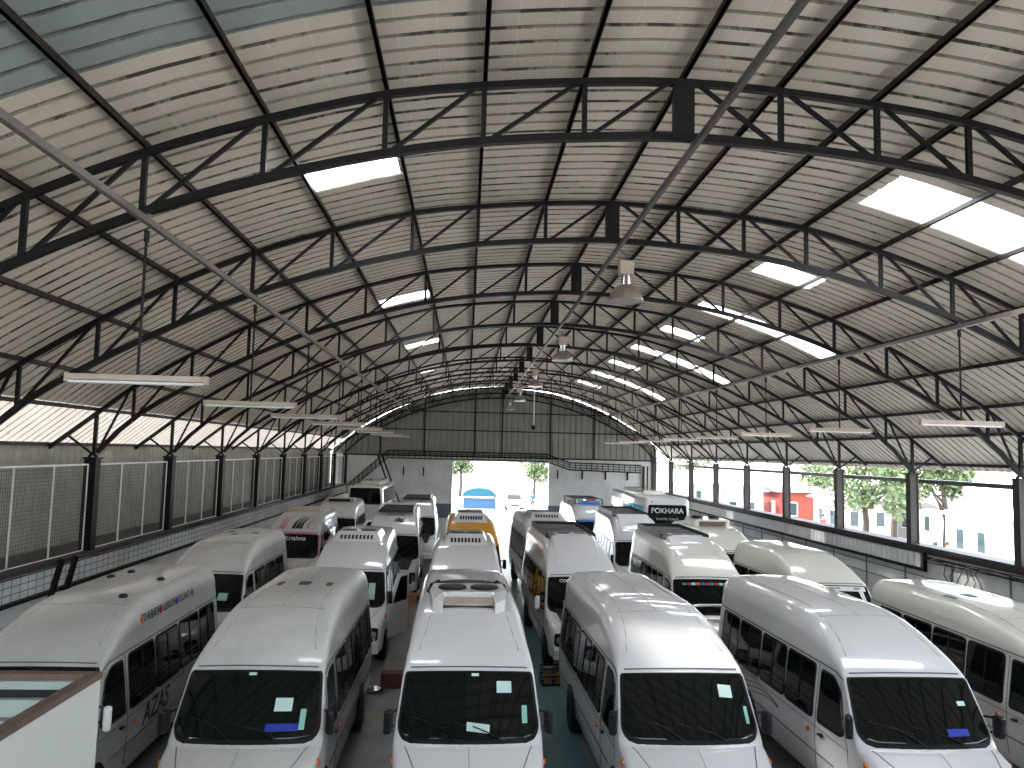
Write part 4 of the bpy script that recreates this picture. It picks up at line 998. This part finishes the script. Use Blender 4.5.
# loose things on the floor ---------------------------------------------------
mb = MB(); mb.box(-.24, .24, -.16, .16, 0, .30); mb.box(-.245, .245, -.165, .165, .24, .26)
o = mb.build('tool_box', M['maroon'], bevel=.015); o.location = (-1.42, 17.2, 0); tag(o, 'dark red tool box on the floor beside the left aisle van', 'tool box')
r = empty('hand_grinder', (-1.75, 16.7, 0)); mb = MB(); mb.lathe([(.06, -.14), (.08, -.1), (.08, .1), (.05, .16)], c=(0, 0, .08), axis='x', n=14); mb.build('motor', M['chrome'], r, smooth=True); mb = MB(); mb.lathe([(.09, .16), (.09, .18), (0, .18)], c=(0, 0, .09), axis='x', n=16); mb.build('wheel_disc', M['black'], r)
tag(r, 'small silver motor tool on the floor next to the red tool box', 'power tool')
r = empty('crate', (2.02, 17.45, 0), .1); r.scale = (.62, .62, .9)
mb = MB()
mb.box(-.42, .42, -.28, .28, 0, .02)
for i in range(15): t = -.42 + .06 * i; mb.box(t - .012, t + .012, -.29, -.27, .02, .42); mb.box(t - .012, t + .012, .27, .29, .02, .42)
for z_ in (.02, .21, .40): mb.box(-.43, .43, -.295, -.27, z_, z_ + .03); mb.box(-.43, .43, .27, .295, z_, z_ + .03); mb.box(-.43, -.41, -.29, .29, z_, z_ + .03); mb.box(.41, .43, -.29, .29, z_, z_ + .03)
mb.build('basket', M['black'], r)
tag(r, 'black slatted crate on the blue floor in front of the van with white mirrors', 'crate')
for i, (dx, m_, lab, nm) in enumerate(((-.2, 'carton', 'small orange brown carton lying in the black crate', 'carton'), (.22, 't_or', 'yellow tin standing in the black crate', 'paint_tin'))):
    mb = MB()
    if i == 0: mb.box(-.15, .15, -.12, .12, 0, .42); mb.box(-.02, .02, -.121, .121, .41, .425)
    else: mb.lathe([(.12, 0), (.12, .26), (.125, .27), (.11, .28), (0, .28)], n=18)
    o = mb.build(nm, M[m_] if i == 0 else M['paint_yellow']); o.scale = (.5, .5, .8); o.location = (2.02 + dx * .5, 17.45, .022); tag(o, lab, 'box' if i == 0 else 'tin')
mb = MB(); mb.box(-.3, .3, -.2, .2, 0, .3); mb.bar((-.3, -.2, .3), (-.45, -.25, .42), .02, .3); mb.bar((.3, -.2, .3), (.45, -.25, .42), .02, .3)
o = mb.build('cardboard_box', M['carton']); o.location = (-1.7, 26.4, 0); tag(o, 'open cardboard box on the floor before the stripped white van', 'box')
# red cloth bundle on the left van's window
mb = MB(); bm_ = [(.0, -.14), (.16, -.12), (.24, 0), (.2, .12), (.0, .17)]; mb.lathe(bm_, n=14)
mb.v = [(a * .62 + .02 * math.sin(b * 20), b * 1.5, c + .03 * math.sin(a * 25 + b * 9)) for a, b, c in mb.v]
o = mb.build('red_seat', M['t_rd'], smooth=True); o.location = (-4.30, 14.9, .17)
bpy.data.objects.remove(o)

# ------------------------------------------------------------------ outside
def tree(x, y, h, w, seed, label, grp):
    rnd = random.Random(seed); r = empty('tree', (x, y, -.25))
    mb = MB(); mb.tube([(0, 0, 0), (.1, 0, h * .3), (0, .1, h * .6), (.1, 0, h * .85)], [.22, .17, .12, .05], 8)
    for i in range(6): a = rnd.random() * 6.28; mb.tube([(0, 0, h * (.35 + .07 * i)), (math.cos(a) * w * .6, math.sin(a) * w * .6, h * (.55 + .06 * i))], [.08, .03], 6)
    mb.build('trunk', M['bark'], r)
    lf = MB()
    blobs = [(rnd.uniform(-.7, .7) * w, rnd.uniform(-.7, .7) * w, h * rnd.uniform(.5, .95), rnd.uniform(.35, .6) * w) for _ in range(11)]
    for bx, by, bz, br in blobs:
        for _ in range(170):
            d = Vector((rnd.gauss(0, 1), rnd.gauss(0, 1), rnd.gauss(0, .8))).normalized() * br * rnd.uniform(.6, 1)
            c = Vector((bx, by, bz)) + d; s_ = rnd.uniform(.12, .26); a = Vector((rnd.gauss(0, 1), rnd.gauss(0, 1), rnd.gauss(0, 1))).normalized(); b = a.cross(Vector((rnd.gauss(0, 1), rnd.gauss(0, 1), 1))).normalized()
            lf.add([c - a * s_, c - b * s_ * .5, c + a * s_, c + b * s_ * .5], [(0, 1, 2, 3)])
    lf.build('foliage', M['leaf'], r, fix=False); return tag(r, label, 'tree', grp)
TG = 'trees outside the hall'
tree(22.6, 43.5, 5.9, 2.3, 1, 'leafy green tree outside, left of the second open bay from the right edge', TG)
tree(26.2, 47.0, 6.4, 2.5, 2, 'leafy green tree outside filling the second open bay from the right edge', TG)
tree(27.0, 43.0, 6.0, 1.6, 3, 'pale green tree outside just right of a hall column before the white sky', TG)
tree(31.5, 70, 5, 2.4, 4, 'tree outside behind the orange red house', TG)
tree(27, 95, 6.5, 3.0, 5, 'far tree outside the narrow open bays beside the bus', TG)
tree(8.0, 92, 5.0, 2.2, 6, 'tree outside at the upper right of the far doorway', TG)
tree(-.6, 92, 5.6, 1.8, 7, 'tree outside at the upper left of the far doorway', TG)
def house(x, y, w, d, h, m, label, rf='roofg', wins=((.25, .5), (.7, .5)), rot=0, door=None):
    r = empty('house', (x, y, -.25), rot); mb = MB(); mb.box(-w / 2, w / 2, -d / 2, d / 2, 0, h); mb.build('wall', M[m], r)
    mb = MB(); a = w / 2 + .4; b = d / 2 + .4; mb.v = [(-a, -b, h), (a, -b, h), (a, b, h), (-a, b, h), (-a, 0, h + w * .12), (a, 0, h + w * .12)]; mb.f = [(0, 1, 2, 3), (0, 1, 5, 4), (2, 3, 4, 5), (1, 2, 5), (3, 0, 4)]; mb.m = [0] * 5; mb.build('roof', M[rf], r)
    for u, q in wins:
        mb = MB(); xx = -w / 2 + w * u; mb.box(xx - .35, xx + .35, -d / 2 - .03, -d / 2 + .03, h * q - .5, h * q + .6); fo = mb.build('window', M['white'], r); mb = MB(); mb.box(xx - .28, xx + .28, -d / 2 - .045, -d / 2 - .03, h * q - .43, h * q + .53); mb.build('pane', M['glass_b'], fo)
        mb = MB(); yy = -d / 2 + d * u; mb.box(-w / 2 - .03, -w / 2 + .03, yy - .35, yy + .35, h * q - .5, h * q + .6); fo = mb.build('window', M['white'], r); mb = MB(); mb.box(-w / 2 - .045, -w / 2 - .03, yy - .28, yy + .28, h * q - .43, h * q + .53); mb.build('pane', M['glass_b'], fo)
    if door:
        mb = MB(); mb.box(-w / 2 - .04, -w / 2 + .03, -d / 2 + d * door - .5, -d / 2 + d * door + .5, 0, 2.1); mb.build('house_door', M['roofg'], r)
    return tag(r, label, 'house', 'houses outside the hall')
house(26.2, 62, 3.6, 4, 2.7, 'house_r', 'orange red house outside with a grey roof seen through the open bays', 'roofg', wins=((.3, .5),))
house(21.5, 62, 3.2, 4, 2.7, 'house', 'grey roofed shed outside, left of the orange red house', 'roofg')
house(27.3, 54, 4, 4, 2.6, 'house', 'pale house outside, right of the orange red house', 'white', door=.4)
house(33.5, 52, 6, 6, 2.4, 'house', 'pale low house outside behind the leafy trees', 'roofg')
house(26.5, 37, 4, 4, 2.7, 'house', 'small white house outside with narrow windows in the wide right bay', 'white', wins=((.3, .55), (.7, .55)))
house(22, 84, 10, 8, 2.6, 'house', 'long pale house outside behind the far bays on the right', 'white')
# vehicle and stall beyond the doorway
r = empty('market_stall', (1.3, 72, -.25)); tag(r, 'cyan and blue canopied cart outside the far doorway on the left', 'stall')
mb = MB(); arc = [(-1.55 * math.cos(PI * i / 12), 1.25 + .75 * math.sin(PI * i / 12)) for i in range(13)]
mb.prism([Vector((a, -1, b)) for a, b in arc], [Vector((a, 1, b)) for a, b in arc]); mb.build('canopy', M['cyan'], r)
mb = MB(); mb.box(-1.4, 1.4, -.9, .9, .15, .95); mb.box(-1.45, 1.45, -.95, .95, .95, 1.02); mb.build('counter', M['stall_blue'], r)
for a, b in ((-1.43, -.93), (1.43, -.93), (-1.43, .93), (1.43, .93)): mb = MB(); mb.tube([(a, b, 0), (a, b, 1.3)], .05); mb.build('leg', M['stall_blue'], r)
r = empty('car', (4.5, 71, -.25)); tag(r, 'small white car outside the far doorway facing the hall', 'car')
mb = MB(); cp = [(0, .35), (0, .75), (.15, .85), (1.0, .98), (1.6, 1.42), (2.9, 1.42), (3.5, 1.0), (4.0, .95), (4.05, .4)]
P_ = round_poly(cp, .08); mb.prism([Vector((-.78, a, b)) for a, b in P_], [Vector((.78, a, b)) for a, b in P_]); mb.v = [(x_ * (1 - max(0, z_ - .95) * .35), y_, z_) for x_, y_, z_ in mb.v]; mb.build('body', M['paint'], r, bevel=.04)
mb = MB(); mb.v = [(-.66, 1.03, 1.02), (.66, 1.03, 1.02), (.58, 1.56, 1.40), (-.58, 1.56, 1.40)]; mb.v = [(a, b - .03, c + .01) for a, b, c in mb.v] + [(a, b + .02, c - .02) for a, b, c in mb.v]; mb.f = [(0, 1, 2, 3), (7, 6, 5, 4), (0, 4, 5, 1), (1, 5, 6, 2), (2, 6, 7, 3), (3, 7, 4, 0)]; mb.m = [0] * 6; mb.build('windscreen', M['glass'], r)
for sd in (-1, 1):
    for yy in (.7, 3.2): MB().lathe([(0, sd * .08), (.16, sd * .09), (.29, sd * .09), (.3, 0), (.29, -sd * .09), (0, -sd * .09)], c=(sd * .72, yy, .3), axis='x', n=18).build('wheel', M['rubber'], r)
    mb = MB(); mb.box(sd * .58 - .12, sd * .58 + .12, -.03, .02, .6, .75); mb.build('headlight', M['lens'], r)
mb = MB(); mb.box(-.4, .4, -.03, .02, .45, .58); mb.build('grille', M['black'], r)

def person(x, y, rz, label, shirt, trousers, grp):
    r = empty('person', (x, y, -.25), rz); tag(r, label, 'person', grp)
    V_ = [((0, 0, .95), .125), ((0, .01, 1.15), .12), ((0, 0, 1.35), .15), ((0, 0, 1.48), .06), ((0, -.01, 1.56), .06), ((0, -.01, 1.65), .10), ((0, 0, 1.73), .08)]
    E_ = [(i, i + 1) for i in range(6)]
    for sd in (-1, 1):
        k = len(V_); V_ += [((sd * .10, 0, .88), .095), ((sd * .11, -.02, .48), .062), ((sd * .11, .02, .08), .04), ((sd * .12, -.13, .03), .035)]
        E_ += [(0, k), (k, k + 1), (k + 1, k + 2), (k + 2, k + 3)]
        k = len(V_); V_ += [((sd * .19, 0, 1.42), .055), ((sd * .24, .02, 1.15), .042), ((sd * .22, -.08, .92), .03), ((sd * .21, -.11, .84), .025)]
        E_ += [(2, k), (k, k + 1), (k + 1, k + 2), (k + 2, k + 3)]
        for f_ in range(4): V_.append(((sd * (.19 + .012 * f_), -.13 - .004 * f_, .76 + (.01 if f_ in (0, 3) else 0)), .008)); E_.append((k + 3, len(V_) - 1))
        V_.append(((sd * .18, -.14, .82), .009)); E_.append((k + 3, len(V_) - 1))
    def sk(name, idx, grow_, m):
        me = bpy.data.meshes.new(name); mp = {i: j for j, i in enumerate(idx)}
        me.from_pydata([V_[i][0] for i in idx], [(mp[a], mp[b]) for a, b in E_ if a in mp and b in mp], []); me.materials.append(M[m])
        o = bpy.data.objects.new(name, me); COL.objects.link(o); o.parent = r
        md = o.modifiers.new('skin', 'SKIN'); o.modifiers.new('sub', 'SUBSURF').levels = 1; o.modifiers['sub'].render_levels = 1
        for j, i in enumerate(idx): q = V_[i][1] + grow_; me.skin_vertices[0].data[j].radius = (q, q)
        me.skin_vertices[0].data[0].use_root = True
        for p_ in me.polygons: p_.use_smooth = True
        return o
    sk('body', list(range(len(V_))), 0, 'skin')
    arms = [k for k in range(len(V_)) if 1.1 < V_[k][0][2] < 1.45]
    sk('shirt', sorted(set([0, 1, 2] + arms)), .018, shirt)
    legs = [k for k in range(len(V_)) if V_[k][0][2] < .9 and abs(V_[k][0][0]) < .125 and V_[k][0][2] > .05]
    sk('trousers', sorted(set([0] + legs)), .02, trousers)
    MB().lathe([(0, .12), (.06, .11), (.105, .05), (.11, -.01), (.095, -.04)], c=(0, .012, 1.69), n=14).build('hair', M['hair'], r, smooth=True)
PG = 'people outside'
person(20.7, 33.7, 1.0, 'person outside in a pale top standing by the wide right bay, left of two', 'white', 'roofg', PG)
person(21.4, 34.0, 2.0, 'person outside in a grey top standing by the wide right bay, right of two', 'shirt', 'roofg', PG)
person(23.2, 50, .4, 'person outside in a red top standing before the pale house', 'shirt_r', 'roofg', PG)
person(6.1, 71, 0, 'person in a cyan shirt standing outside the far doorway on the right', 'cyan', 'roofg', PG)

# ------------------------------------------------------------------ light
w = bpy.data.worlds.new('sky'); scn.world = w; w.use_nodes = True; nt = w.node_tree; bg = nt.nodes['Background']
sky = nt.nodes.new('ShaderNodeTexSky'); sky.sky_type = 'NISHITA'; sky.sun_disc = False; sky.sun_elevation = math.radians(55); sky.sun_rotation = math.radians(-100); sky.air_density = 1; sky.dust_density = 4
mixs = nt.nodes.new('ShaderNodeMix'); mixs.data_type = 'RGBA'; mixs.inputs[0].default_value = .85; mixs.inputs[7].default_value = (.93, .97, 1.0, 1)
nt.links.new(sky.outputs[0], mixs.inputs[6]); nt.links.new(mixs.outputs[2], bg.inputs[0]); bg.inputs[1].default_value = 4.4
sl = bpy.data.lights.new('sun', 'SUN'); sl.energy = 9; sl.angle = math.radians(3); sl.color = (1, .96, .9)
so = bpy.data.objects.new('sun', sl); COL.objects.link(so); so.rotation_euler = Vector((.75, -.15, -1)).to_track_quat('-Z', 'Y').to_euler(); so.location = (-30, 20, 40)
vs_ = scn.view_settings; vs_.view_transform = 'Standard'; vs_.look = 'None'; vs_.gamma = 1; vs_.use_curve_mapping = False; vs_.exposure = .72
scn.cycles.max_bounces = 10; scn.cycles.diffuse_bounces = 6; scn.cycles.transparent_max_bounces = 12
scn.cycles.use_denoising = True
